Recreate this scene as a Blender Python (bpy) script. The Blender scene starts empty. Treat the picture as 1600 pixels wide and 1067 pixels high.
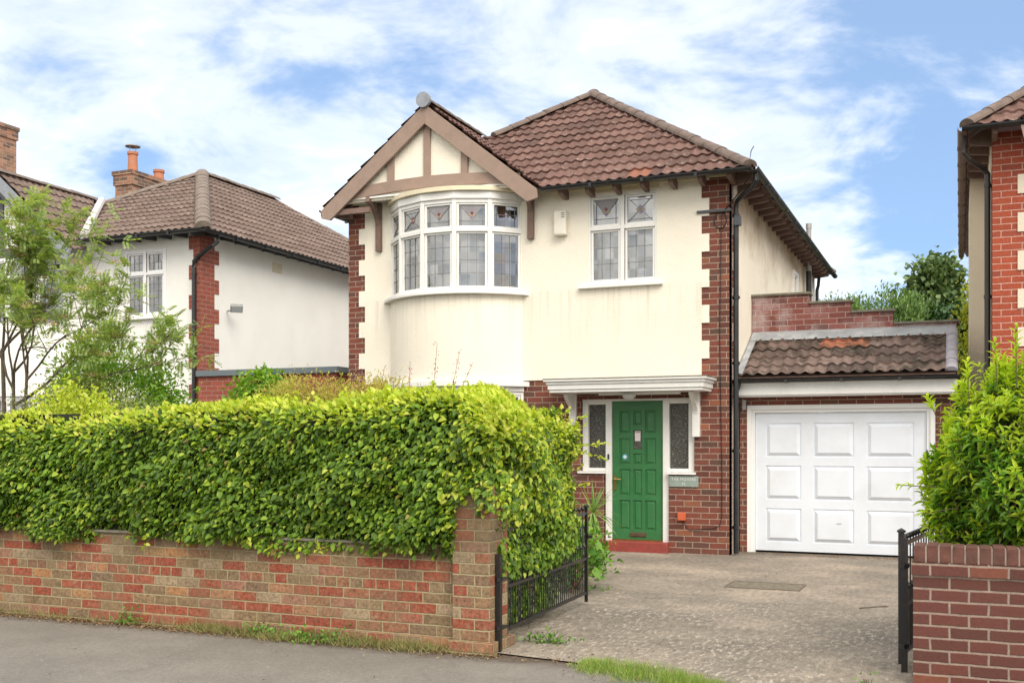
import bpy, bmesh, math, random
import numpy as np
from mathutils import Vector, Matrix
R = math.radians
random.seed(7); RNG = np.random.default_rng(7)
sc = bpy.context.scene

# ------------------------------------------------------------------ camera, world, sun, exposure
YAW = math.atan(700/1652)
cd = bpy.data.cameras.new('camera'); cam = bpy.data.objects.new('camera', cd); sc.collection.objects.link(cam)
cd.sensor_width = 36; cd.lens = 36*1652/1600; cd.shift_y = (690-533.5)/1600
cd.clip_start = .1; cd.clip_end = 2000
cam.location = (0, 0, 1.55); cam.rotation_euler = (R(90), 0, YAW)
sc.camera = cam

SUN_DIR = Vector((.66, -.62, .85)).normalized()      # towards the sun
sd = bpy.data.lights.new('sun', 'SUN'); sun = bpy.data.objects.new('sun', sd); sc.collection.objects.link(sun)
sd.energy = 2.0; sd.angle = R(40); sd.color = (1.0, .92, .80)
sun.rotation_euler = SUN_DIR.to_track_quat('Z', 'Y').to_euler()
sc.view_settings.view_transform = 'Standard'; sc.view_settings.look = 'None'
sc.view_settings.gamma = 1; sc.view_settings.exposure = .74

def mk(nt, typ, ins=None, **kw):
    n = nt.nodes.new(typ)
    for k, v in kw.items(): setattr(n, k, v)
    for k, v in (ins or {}).items():
        s = n.inputs[k]
        if hasattr(v, 'is_linked') or isinstance(v, bpy.types.NodeSocket): nt.links.new(v, s)
        else: s.default_value = v
    return n
def M(nt, op, a, b=0.0, c=None, clamp=False):
    n = nt.nodes.new('ShaderNodeMath'); n.operation = op; n.use_clamp = clamp
    for i, v in enumerate((a, b) if c is None else (a, b, c)):
        if isinstance(v, bpy.types.NodeSocket): nt.links.new(v, n.inputs[i])
        else: n.inputs[i].default_value = v
    return n.outputs[0]
def rgb(c): return (c[0], c[1], c[2], 1)
def mix(nt, f, a, b, blend='MIX'):
    n = nt.nodes.new('ShaderNodeMix'); n.data_type = 'RGBA'; n.blend_type = blend
    for s, v in ((n.inputs[0], f), (n.inputs[6], a), (n.inputs[7], b)):
        if isinstance(v, bpy.types.NodeSocket): nt.links.new(v, s)
        else: s.default_value = v if not isinstance(v, tuple) or len(v) == 4 else rgb(v)
    return n.outputs[2]
def ramp(nt, fac, stops, interp='LINEAR'):
    n = nt.nodes.new('ShaderNodeValToRGB'); n.color_ramp.interpolation = interp
    e = n.color_ramp.elements
    while len(e) < len(stops): e.new(.5)
    for i, (p, c) in enumerate(stops):
        e[i].position = p; e[i].color = rgb(c) if isinstance(c, tuple) else (c, c, c, 1)
    nt.links.new(fac, n.inputs[0]); return n.outputs[0]
def noise(nt, vec, scale, detail=4, rough=.6, dist=0.0):
    n = mk(nt, 'ShaderNodeTexNoise', {'Scale': scale, 'Detail': detail, 'Roughness': rough, 'Distortion': dist})
    if vec is not None: nt.links.new(vec, n.inputs['Vector'])
    return n.outputs[0]

w = bpy.data.worlds.new('World'); sc.world = w; w.use_nodes = True
nt = w.node_tree; nt.nodes.clear()
sky = mk(nt, 'ShaderNodeTexSky'); sky.sky_type = 'NISHITA'; sky.sun_disc = False
sky.sun_elevation = math.asin(SUN_DIR.z); sky.sun_rotation = math.atan2(SUN_DIR.x, SUN_DIR.y)
sky.air_density = 1.0; sky.dust_density = .6; sky.ozone_density = 1.5
tc = mk(nt, 'ShaderNodeTexCoord'); sp = mk(nt, 'ShaderNodeSeparateXYZ', {0: tc.outputs['Generated']})
zz = M(nt, 'ADD', M(nt, 'MAXIMUM', sp.outputs[2], 0.0), .22)
cv = mk(nt, 'ShaderNodeCombineXYZ', {0: M(nt, 'DIVIDE', sp.outputs[0], zz), 1: M(nt, 'DIVIDE', sp.outputs[1], zz), 2: 6.1})
n1 = noise(nt, cv.outputs[0], .95, 6, .56, .3)
n2 = noise(nt, cv.outputs[0], 3.4, 6, .6, .3)
# the bank of cloud is thick to the left and thins out towards the right
bank = mk(nt, 'ShaderNodeVectorMath', {0: tc.outputs['Generated'], 1: (-.41, .88, .25)}, operation='DOT_PRODUCT')
bank = mk(nt, 'ShaderNodeMapRange', {0: bank.outputs['Value'], 1: .925, 2: .995}).outputs[0]
b = M(nt, 'ADD', M(nt, 'MULTIPLY', sp.outputs[0], -.05), M(nt, 'SUBTRACT', M(nt, 'MULTIPLY', bank, .11), .03))
m_ = M(nt, 'ADD', M(nt, 'ADD', M(nt, 'MULTIPLY', n1, .66), M(nt, 'MULTIPLY', n2, .34)), b)
away = mk(nt, 'ShaderNodeVectorMath', {0: tc.outputs['Generated'], 1: (-.36, .90, .15)}, operation='DOT_PRODUCT')   # cloud added out of view to whiten and brighten the ambient light
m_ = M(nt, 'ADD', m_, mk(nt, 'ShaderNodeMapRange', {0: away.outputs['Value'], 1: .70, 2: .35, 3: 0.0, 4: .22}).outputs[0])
low = M(nt, 'MULTIPLY', M(nt, 'SUBTRACT', .12, M(nt, 'MINIMUM', sp.outputs[2], .12)), 1.0)
m_ = M(nt, 'ADD', m_, low)
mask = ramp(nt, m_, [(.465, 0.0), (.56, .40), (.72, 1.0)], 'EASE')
blue = mix(nt, 1.0, sky.outputs[0], (.52, .72, 1.0), 'MULTIPLY')
cloudcol = ramp(nt, n2, [(.3, (9.0, 9.1, 9.0)), (.62, (13.4, 12.8, 11.8))])
veil = mix(nt, .45, blue, (4.5, 6.3, 8.7))
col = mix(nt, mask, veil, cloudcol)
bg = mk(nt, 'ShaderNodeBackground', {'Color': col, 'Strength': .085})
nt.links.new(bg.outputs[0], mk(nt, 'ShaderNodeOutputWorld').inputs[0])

# ------------------------------------------------------------------ materials
def newmat(name):
    m = bpy.data.materials.new(name); m.use_nodes = True
    nt = m.node_tree; bs = nt.nodes['Principled BSDF']
    return m, nt, bs
def pos(nt): return mk(nt, 'ShaderNodeNewGeometry').outputs['Position']
def uvn(nt): return mk(nt, 'ShaderNodeUVMap').outputs[0]
def bump(nt, bs, h, strength=.5, dist=.01):
    b = mk(nt, 'ShaderNodeBump', {'Height': h, 'Strength': strength, 'Distance': dist})
    nt.links.new(b.outputs[0], bs.inputs['Normal'])

def simple(name, c, rough=.5, var=.12, sc_=6, metal=0, bmp=.0, spec=.5, dirt=None, dirtamt=.3, bsc=40):
    m, nt, bs = newmat(name); p = pos(nt)
    n = noise(nt, p, sc_, 6, .65)
    c2 = mix(nt, ramp(nt, n, [(.3, 1-var*2), (.7, 1+var)]), (0, 0, 0), c, 'MIX')
    vv = ramp(nt, n, [(.3, 1-var*1.6), (.7, 1.0)])
    c2 = mix(nt, 1.0, rgb(c), vv, 'MULTIPLY')
    if dirt:
        d = ramp(nt, noise(nt, p, sc_*.6, 8, .75), [(.5, 0.0), (.72, 1.0)])
        c2 = mix(nt, M(nt, 'MULTIPLY', d, dirtamt), c2, rgb(dirt))
    nt.links.new(c2, bs.inputs['Base Color'])
    bs.inputs['Roughness'].default_value = rough; bs.inputs['Metallic'].default_value = metal
    bs.inputs['Specular IOR Level'].default_value = spec
    if bmp: bump(nt, bs, noise(nt, p, bsc, 4, .7), bmp, .01)
    return m

def brickmat(name, palette, mortar, bw=.235, bh=.0817, mt=.011, header=0, stain=None, stainamt=.4, off=0.0, pal_interp='LINEAR', fine=.22, offv=0.0, lichen=None):
    m, nt, bs = newmat(name); uv = uvn(nt); p = pos(nt)
    wob = mk(nt, 'ShaderNodeTexNoise', {'Scale': 9.0, 'Detail': 3, 'Vector': p})
    s = mk(nt, 'ShaderNodeSeparateXYZ', {0: uv}); sw = mk(nt, 'ShaderNodeSeparateColor', {0: wob.outputs['Color']})
    u = M(nt, 'ADD', s.outputs[0], M(nt, 'MULTIPLY', M(nt, 'SUBTRACT', sw.outputs[0], .5), .012))
    v = M(nt, 'ADD', s.outputs[1], M(nt, 'MULTIPLY', M(nt, 'SUBTRACT', sw.outputs[1], .5), .010))
    u = M(nt, 'ADD', u, 100*bw+off); v = M(nt, 'ADD', v, 10*bh+offv)
    vr = M(nt, 'DIVIDE', v, bh); row = M(nt, 'FLOOR', vr); fv = M(nt, 'FRACT', vr)
    o = M(nt, 'MULTIPLY', M(nt, 'MODULO', row, 2.0), .5)
    ww = bw
    if header:
        hd = M(nt, 'COMPARE', M(nt, 'MODULO', row, float(header)), 3.0, .1)
        ww = M(nt, 'MULTIPLY', M(nt, 'SUBTRACT', 1.0, M(nt, 'MULTIPLY', hd, .5)), bw)
    ub = M(nt, 'ADD', M(nt, 'DIVIDE', u, ww), o); colm = M(nt, 'FLOOR', ub); fu = M(nt, 'FRACT', ub)
    eu = M(nt, 'MULTIPLY', M(nt, 'MINIMUM', fu, M(nt, 'SUBTRACT', 1.0, fu)), ww)
    ev = M(nt, 'MULTIPLY', M(nt, 'MINIMUM', fv, M(nt, 'SUBTRACT', 1.0, fv)), bh)
    e = M(nt, 'MINIMUM', eu, ev)
    e = M(nt, 'ADD', e, M(nt, 'MULTIPLY', M(nt, 'SUBTRACT', noise(nt, p, 70, 3), .5), .006))
    mask = mk(nt, 'ShaderNodeMapRange', {0: e, 1: mt*.32, 2: mt*.68}).outputs[0]
    wn = mk(nt, 'ShaderNodeTexWhiteNoise', {'Vector': mk(nt, 'ShaderNodeCombineXYZ', {0: colm, 1: row}).outputs[0]}, noise_dimensions='2D')
    bc = ramp(nt, wn.outputs[0], palette, pal_interp)
    ns = noise(nt, p, 45, 6, .75)
    bc = mix(nt, 1.0, bc, ramp(nt, ns, [(.25, 1-fine*1.6), (.75, 1+fine)]), 'MULTIPLY')
    mc = mix(nt, 1.0, rgb(mortar), ramp(nt, noise(nt, p, 20, 5, .7), [(.3, .7), (.7, 1.12)]), 'MULTIPLY')
    c = mix(nt, mask, mc, bc)
    if stain:
        st = ramp(nt, noise(nt, p, 1.7, 9, .72), [(.47, 0.0), (.66, 1.0)])
        c = mix(nt, M(nt, 'MULTIPLY', st, stainamt), c, rgb(stain))
    if lichen:
        c = mix(nt, ramp(nt, noise(nt, p, 14, 8, .8), [(.54, 0.0), (.68, .6)]), c, rgb(lichen))
        c = mix(nt, ramp(nt, noise(nt, p, 5, 8, .8), [(.56, 0.0), (.70, .5)]), c, (.10, .075, .045))
        q = mk(nt, 'ShaderNodeSeparateXYZ', {0: p})    # damp, dark band of algae on the top courses and mud at the foot
        hz = M(nt, 'ADD', q.outputs[2], M(nt, 'MULTIPLY', M(nt, 'SUBTRACT', noise(nt, p, 3, 6, .7), .5), .35))
        c = mix(nt, mk(nt, 'ShaderNodeMapRange', {0: hz, 1: .60, 2: .80, 4: .45}).outputs[0], c, (.11, .085, .05))
    else:
        c = mix(nt, ramp(nt, noise(nt, p, 8, 8, .8), [(.58, 0.0), (.72, .4)]), c, (.11, .07, .055))
    nt.links.new(c, bs.inputs['Base Color']); bs.inputs['Roughness'].default_value = .88
    bs.inputs['Specular IOR Level'].default_value = .25
    bump(nt, bs, M(nt, 'ADD', M(nt, 'MULTIPLY', mask, 1.0), M(nt, 'MULTIPLY', ns, .5)), .8, .006)
    return m

def tilemat(name, palette, lichen=(.55, .5, .42), moss=None, mossamt=.5, tw=.3, g=.3, fresh=None, fc=None):
    m, nt, bs = newmat(name); uv = uvn(nt); p = pos(nt)
    s = mk(nt, 'ShaderNodeSeparateXYZ', {0: uv})
    cu = M(nt, 'FLOOR', M(nt, 'DIVIDE', M(nt, 'ADD', s.outputs[0], 30.0), tw)); rv = M(nt, 'FLOOR', M(nt, 'DIVIDE', M(nt, 'ADD', s.outputs[1], .001), g))
    wn = mk(nt, 'ShaderNodeTexWhiteNoise', {'Vector': mk(nt, 'ShaderNodeCombineXYZ', {0: cu, 1: rv}).outputs[0]}, noise_dimensions='2D')
    c = ramp(nt, wn.outputs[0], palette)
    ns = noise(nt, p, 16, 8, .75)
    c = mix(nt, 1.0, c, ramp(nt, ns, [(.25, .62), (.75, 1.25)]), 'MULTIPLY')
    li = ramp(nt, noise(nt, p, 9, 6, .8), [(.57, 0.0), (.68, .9)])
    c = mix(nt, M(nt, 'MULTIPLY', li, .5), c, rgb(lichen))
    spk = ramp(nt, noise(nt, p, 38, 2, .5), [(.70, 0.0), (.75, 1.0)])
    c = mix(nt, M(nt, 'MULTIPLY', spk, .55), c, (.62, .6, .55))
    if fresh:   # a few replacement tiles of a newer orange clay
        r_, a, b_ = fresh
        f = M(nt, 'MULTIPLY', M(nt, 'COMPARE', rv, float(r_), .1), M(nt, 'MULTIPLY', M(nt, 'GREATER_THAN', s.outputs[0], a), M(nt, 'LESS_THAN', s.outputs[0], b_)))
        c = mix(nt, M(nt, 'MULTIPLY', f, .85), c, fc)
    if moss:
        mo = ramp(nt, noise(nt, p, 2.6, 9, .75), [(.50, 0.0), (.60, 1.0)])
        c = mix(nt, M(nt, 'MULTIPLY', mo, mossamt), c, rgb(moss))
    nt.links.new(c, bs.inputs['Base Color']); bs.inputs['Roughness'].default_value = .85
    bs.inputs['Specular IOR Level'].default_value = .3
    bump(nt, bs, ns, .5, .006)
    return m

def rendermat(name, c, stain=None, front=True):
    m, nt, bs = newmat(name); p = pos(nt)
    n = noise(nt, p, 1.3, 7, .65)
    cc = mix(nt, 1.0, rgb(c), ramp(nt, n, [(.3, .93), (.65, 1.0)]), 'MULTIPLY')
    sp = mk(nt, 'ShaderNodeMapping', {0: p}); sp.inputs['Scale'].default_value = (3.2, 3.2, .55)
    st = ramp(nt, noise(nt, sp.outputs[0], 1.0, 5, .6), [(.52, 0.0), (.75, 1.0)])
    cc = mix(nt, ramp(nt, noise(nt, p, 2.6, 8, .75), [(.55, 0.0), (.75, .16)]), cc, (c[0]*.80, c[1]*.70, c[2]*.55))
    cc = mix(nt, M(nt, 'MULTIPLY', st, .08), cc, (c[0]*.72, c[1]*.66, c[2]*.55))
    if stain:     # brown damp stains left by the leaking gutter, ragged, hanging from the eaves
        q = mk(nt, 'ShaderNodeSeparateXYZ', {0: p})
        edge = mk(nt, 'ShaderNodeMapRange', {0: M(nt, 'ADD', q.outputs[2], M(nt, 'MULTIPLY', M(nt, 'SUBTRACT', noise(nt, p, 1.1, 8, .7), .5), 2.4)), 1: 4.2, 2: 5.3}).outputs[0]
        side = M(nt, 'GREATER_THAN', q.outputs[1], 14.9)
        cc = mix(nt, M(nt, 'MULTIPLY', M(nt, 'MULTIPLY', edge, side), .85), cc, rgb(stain))
    if stain:     # grey rain streaks washed down from the two upper sills
        q2 = mk(nt, 'ShaderNodeSeparateXYZ', {0: p}); sv = mk(nt, 'ShaderNodeMapping', {0: p}); sv.inputs['Scale'].default_value = (16, 2, .5)
        tail = mk(nt, 'ShaderNodeMapRange', {0: M(nt, 'ADD', q2.outputs[2], M(nt, 'MULTIPLY', noise(nt, sv.outputs[0], .5, 3), .8)), 1: 3.2, 2: 4.1}).outputs[0]
        below = M(nt, 'LESS_THAN', q2.outputs[2], 3.75)
        cc = mix(nt, M(nt, 'MULTIPLY', M(nt, 'MULTIPLY', tail, below), ramp(nt, noise(nt, sv.outputs[0], 1.0, 5, .7), [(.48, 0.0), (.72, .42)])), cc, (.42, .37, .28))
    nt.links.new(cc, bs.inputs['Base Color']); bs.inputs['Roughness'].default_value = .85
    bs.inputs['Specular IOR Level'].default_value = .2
    bump(nt, bs, M(nt, 'ADD', noise(nt, p, 55, 5, .75), M(nt, 'MULTIPLY', noise(nt, p, 7, 3), .6)), .55, .012)
    return m

def leafmat(name, stops, trans=.35, rough=.45):
    m, nt, bs = newmat(name)
    g = mk(nt, 'ShaderNodeNewGeometry')
    c = ramp(nt, g.outputs['Random Per Island'], stops)
    c = mix(nt, 1.0, c, ramp(nt, noise(nt, g.outputs['Position'], 2.2, 4), [(.3, .8), (.7, 1.15)]), 'MULTIPLY')
    nt.links.new(c, bs.inputs['Base Color']); bs.inputs['Roughness'].default_value = rough
    bs.inputs['Specular IOR Level'].default_value = .45
    tr = mk(nt, 'ShaderNodeBsdfTranslucent', {'Color': mix(nt, 1.0, c, (1.25, 1.2, .5), 'MULTIPLY')})
    mx = mk(nt, 'ShaderNodeMixShader', {0: trans, 1: bs.outputs[0], 2: tr.outputs[0]})
    nt.links.new(mx.outputs[0], nt.nodes['Material Output'].inputs[0])
    return m

def glassmat(name, cell=(.12, .16), tilt=.05, tint=(.93, .95, .95)):
    m, nt, bs = newmat(name); uv = uvn(nt)
    s = mk(nt, 'ShaderNodeSeparateXYZ', {0: uv})
    cu = M(nt, 'FLOOR', M(nt, 'DIVIDE', s.outputs[0], cell[0])); rv = M(nt, 'FLOOR', M(nt, 'DIVIDE', s.outputs[1], cell[1]))
    wn = mk(nt, 'ShaderNodeTexWhiteNoise', {'Vector': mk(nt, 'ShaderNodeCombineXYZ', {0: cu, 1: rv}).outputs[0]}, noise_dimensions='2D')
    g = mk(nt, 'ShaderNodeNewGeometry')
    v1 = mk(nt, 'ShaderNodeVectorMath', {0: wn.outputs['Color'], 1: (.5, .5, .5)}, operation='SUBTRACT')
    v2 = mk(nt, 'ShaderNodeVectorMath', {0: v1.outputs[0], 'Scale': tilt}, operation='SCALE')
    v3 = mk(nt, 'ShaderNodeVectorMath', {0: v2.outputs[0], 1: g.outputs['Normal']}, operation='ADD')
    v4 = mk(nt, 'ShaderNodeVectorMath', {0: v3.outputs[0]}, operation='NORMALIZE')
    bn = mk(nt, 'ShaderNodeBump', {'Height': noise(nt, g.outputs['Position'], 6, 2), 'Strength': .12, 'Distance': .01, 'Normal': v4.outputs[0]})
    gl = mk(nt, 'ShaderNodeBsdfGlossy', {'Color': (1, 1, 1, 1), 'Roughness': .03, 'Normal': bn.outputs[0]})
    tv = mix(nt, M(nt, 'MULTIPLY', wn.outputs[0], .3), rgb(tint), (.65, .68, .7))
    tr = mk(nt, 'ShaderNodeBsdfTransparent', {'Color': tv})
    fr = mk(nt, 'ShaderNodeFresnel', {'IOR': 1.55, 'Normal': bn.outputs[0]})
    f = M(nt, 'ADD', M(nt, 'MULTIPLY', fr.outputs[0], 1.2), M(nt, 'ADD', .09, M(nt, 'MULTIPLY', wn.outputs[0], .12)), clamp=True)
    mx = mk(nt, 'ShaderNodeMixShader', {0: f, 1: tr.outputs[0], 2: gl.outputs[0]})
    nt.links.new(mx.outputs[0], nt.nodes['Material Output'].inputs[0])
    return m

CREAM = rendermat('cream render', (.86, .80, .685), stain=(.30, .19, .09))
WHITER = rendermat('white render', (.85, .835, .79))
BEIGE = rendermat('beige render', (.74, .66, .53))
RB = [(0, (.11, .045, .035)), (.25, (.17, .058, .042)), (.55, (.21, .066, .045)), (.8, (.15, .066, .05)), (.92, (.10, .06, .046)), (1, (.30, .11, .06))]
BRICK = brickmat('house brick', RB, (.40, .30, .235), offv=.0)
BRICKO = brickmat('orange red brick', [(0, (.27, .078, .055)), (.5, (.33, .09, .06)), (1, (.23, .08, .06))], (.42, .24, .19))
BRICKR = brickmat('bright red brick', [(0, (.33, .072, .04)), (.5, (.39, .085, .045)), (1, (.28, .07, .045))], (.62, .38, .30))
BRICKP = brickmat('parapet brick', [(0, (.15, .055, .05)), (.5, (.24, .08, .065)), (.8, (.28, .12, .11)), (1, (.12, .07, .065))], (.42, .30, .26), stain=(.55, .50, .48), stainamt=.55)
BRICKC = brickmat('chimney brick', [(0, (.34, .16, .10)), (.45, (.42, .23, .15)), (.55, (.16, .10, .08)), (.75, (.14, .09, .07)), (1, (.36, .20, .13))], (.42, .34, .26), stain=(.16, .13, .10), stainamt=.4)
BRICKW = brickmat('weathered boundary brick', [(0, (.22, .15, .085)), (.12, (.29, .19, .105)), (.17, (.32, .095, .055)), (.46, (.28, .07, .043)), (.50, (.27, .13, .08)), (.56, (.21, .14, .09)), (.62, (.30, .20, .105)), (.66, (.42, .20, .09)), (.72, (.30, .16, .11)), (.80, (.33, .10, .06)), (.88, (.24, .16, .09)), (.94, (.28, .19, .11)), (.975, (.38, .28, .18)), (1, (.28, .20, .13))],
    (.38, .32, .19), header=6, stain=(.19, .145, .085), stainamt=.65, fine=.5, lichen=(.34, .31, .19))
BRICKD = brickmat('dark red wall brick', [(0, (.10, .042, .034)), (.5, (.145, .052, .040)), (.85, (.12, .047, .038)), (1, (.19, .07, .045))], (.31, .235, .19), bw=.225, bh=.0775, mt=.014, off=.06, fine=.15)
TILE = tilemat('red brown roof tile', [(0, (.105, .058, .047)), (.3, (.135, .073, .059)), (.7, (.158, .086, .070)), (1, (.185, .105, .086))], fresh=(0, 1.28, 1.62), fc=(.26, .11, .07))
TILEG = tilemat('mossy garage tile', [(0, (.085, .06, .05)), (.5, (.14, .095, .08)), (1, (.20, .14, .12))], moss=(.03, .025, .016), mossamt=.85, fresh=(3, 1.02, 1.68), fc=(.36, .13, .07))
TILEL = tilemat('brown roof tile', [(0, (.15, .105, .086)), (.5, (.175, .124, .103)), (1, (.21, .152, .128))])
RIDGE = simple('ridge tile', (.20, .145, .12), .85, .3, 9, bmp=.4, dirt=(.12, .10, .085), dirtamt=.6)
RIDGEL = simple('pale brown ridge tile', (.26, .205, .17), .85, .3, 9, bmp=.4, dirt=(.2, .16, .13), dirtamt=.6)
LEAD = simple('lead flashing', (.36, .38, .40), .6, .25, 5, bmp=.2, dirt=(.6, .6, .6), dirtamt=.5)
PALE = simple('pale valley', (.66, .63, .60), .7, .15, 6)
WHITE = simple('white gloss paint', (.80, .79, .76), .35, .05, 8, dirt=(.55, .52, .46), dirtamt=.18)
UPVC = simple('white plastic', (.82, .82, .81), .35, .02, 4)
GDOOR = simple('white garage door paint', (.76, .80, .87), .45, .05, 3, dirt=(.56, .54, .48), dirtamt=.28)
CREAMP = simple('cream paint', (.74, .66, .48), .55, .08, 5)
BARGE = simple('pinkish brown paint', (.32, .225, .178), .6, .12, 6, bmp=.1)
BROWN = simple('brown timber', (.22, .14, .11), .65, .2, 9, dirt=(.09, .06, .045), dirtamt=.5)
BLACK = simple('black plastic', (.018, .018, .019), .35, .2, 9, dirt=(.10, .10, .09), dirtamt=.25)
GUT = simple('mossy black gutter', (.03, .03, .028), .6, .2, 9, dirt=(.09, .12, .035), dirtamt=.9)
BLACKP = simple('black ironwork', (.012, .012, .013), .4, .2, 12, dirt=(.14, .07, .035), dirtamt=.25)
DARKG = simple('dark grey paint', (.07, .075, .085), .5, .15, 8)
GREYB = simple('grey weathered board', (.30, .32, .36), .6, .2, 8)
COPG = simple('grey metal coping', (.13, .16, .18), .45, .08, 4)
STONE = simple('mossy stone coping', (.24, .22, .17), .9, .3, 9, bmp=.5, dirt=(.10, .10, .05), dirtamt=.7)
GREEN = simple('green door paint', (.035, .175, .055), .45, .14, 7, dirt=(.08, .16, .07), dirtamt=.4)
REDST = simple('red painted step', (.33, .055, .04), .6, .25, 9, dirt=(.16, .06, .05), dirtamt=.6)
BRASS = simple('brass', (.55, .38, .12), .3, .1, 9, metal=.9)
TERRA = simple('terracotta', (.50, .20, .11), .8, .15, 7, dirt=(.3, .2, .14), dirtamt=.5)
STEEL = simple('grey steel', (.42, .42, .41), .45, .15, 6, metal=.4)
ORANGE = simple('orange plastic', (.58, .12, .045), .5, .1, 6)
PLATE = simple('grey green slate sign', (.28, .34, .30), .5, .12, 9)
LETTER = simple('white lettering', (.72, .74, .70), .5, .03, 9)
PAPER = simple('paper notice', (.72, .66, .64), .7, .03, 9)
STICK = simple('blue sticker', (.12, .42, .62), .5, .03, 9)
GLASS = glassmat('leaded window glass', tilt=.09)
OBSC = simple('obscured patterned glass', (.055, .05, .04), .12, .6, 55, bmp=1.0, spec=.8, dirt=(.30, .29, .22), dirtamt=.8, bsc=60)
LEADC = simple('window lead', (.20, .20, .21), .6, .1, 9)
STR = simple('ruby stained glass', (.16, .025, .03), .2, .1, 9)
STP = simple('pale amber stained glass', (.40, .30, .19), .25, .1, 9)
STG = simple('grey rippled glass', (.26, .245, .26), .25, .15, 12)
STV = simple('lilac rippled glass', (.33, .28, .34), .25, .15, 12)
BLIND = simple('pale grey blind', (.60, .61, .63), .8, .06, 5)
CURT = simple('pale curtain', (.74, .68, .56), .9, .1, 4)
CURTP = simple('salmon curtain', (.52, .30, .22), .9, .1, 4)
ROOM = simple('room plaster', (.30, .28, .25), .9, .1, 2)
SOIL = simple('garden soil', (.05, .038, .025), .95, .3, 7, bmp=.8)
BARK = simple('bark', (.16, .125, .095), .9, .35, 18, bmp=.6)
TWIG = simple('green brown twig', (.13, .10, .05), .8, .3, 12)
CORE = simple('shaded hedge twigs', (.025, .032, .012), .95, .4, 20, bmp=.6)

HEDGE_OLD = leafmat('mature beech leaf', [(0, (.04, .085, .012)), (.15, (.08, .16, .016)), (.5, (.13, .25, .022)), (.85, (.24, .38, .03)), (.97, (.40, .50, .05)), (1, (.26, .17, .06))], .36, .5)
HEDGE_NEW_SUNLIT = leafmat('young and sunlit beech leaf', [(0, (.32, .46, .03)), (.5, (.50, .60, .05)), (1, (.66, .68, .14))], .45, .55)
LAUR_OLD = leafmat('glossy green leaf', [(0, (.06, .17, .02)), (.5, (.17, .37, .03)), (.9, (.32, .54, .05)), (1, (.44, .58, .08))], .42, .38)
LAUR_NEW = leafmat('lime young leaf', [(0, (.38, .58, .03)), (1, (.62, .74, .07))], .48, .4)
ROWAN = leafmat('rowan leaflet', [(0, (.17, .27, .07)), (.5, (.30, .42, .12)), (1, (.46, .54, .20))], .5, .5)
ROWANF = leafmat('rowan flower head', [(0, (.42, .30, .15)), (.6, (.52, .34, .20)), (1, (.62, .52, .34))], .3, .8)
LIME = leafmat('lime shrub leaf', [(0, (.13, .30, .03)), (.6, (.24, .44, .045)), (1, (.38, .55, .08))], .42, .5)
OLIVE = leafmat('olive shrub leaf', [(0, (.16, .22, .06)), (.6, (.32, .38, .13)), (1, (.50, .52, .26))], .35, .5)
GOLD = leafmat('golden shrub leaf', [(0, (.32, .38, .06)), (.5, (.50, .48, .09)), (1, (.56, .38, .14))], .4, .6)
PINK = leafmat('pink blossom', [(0, (.58, .14, .22)), (1, (.72, .30, .34))], .4, .6)
IVY = leafmat('ivy leaf', [(0, (.06, .11, .04)), (.6, (.14, .22, .08)), (1, (.24, .33, .13))], .25, .42)
CONIF = leafmat('conifer spray', [(0, (.09, .17, .04)), (.6, (.16, .28, .07)), (1, (.24, .37, .10))], .25, .6)
GCON = leafmat('golden conifer spray', [(0, (.36, .42, .03)), (1, (.60, .60, .06))], .35, .6)
DARKT = leafmat('dark green leaf', [(0, (.02, .06, .02)), (1, (.06, .13, .035))], .2, .5)
GRASS = leafmat('grass blade', [(0, (.12, .22, .03)), (.6, (.24, .40, .06)), (.82, (.40, .46, .13)), (1, (.48, .38, .20))], .35, .6)
DRY = leafmat('dry weed', [(0, (.22, .17, .08)), (.5, (.34, .30, .13)), (1, (.17, .24, .06))], .3, .8)
LITTER = leafmat('fallen leaf', [(0, (.10, .055, .03)), (.5, (.24, .14, .07)), (1, (.42, .32, .18))], .15, .9)
YUC = leafmat('sword leaf', [(0, (.10, .22, .04)), (.6, (.22, .36, .09)), (1, (.40, .42, .14))], .3, .45)
WEED = leafmat('weed leaf', [(0, (.07, .20, .025)), (1, (.22, .40, .05))], .35, .5)

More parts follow.
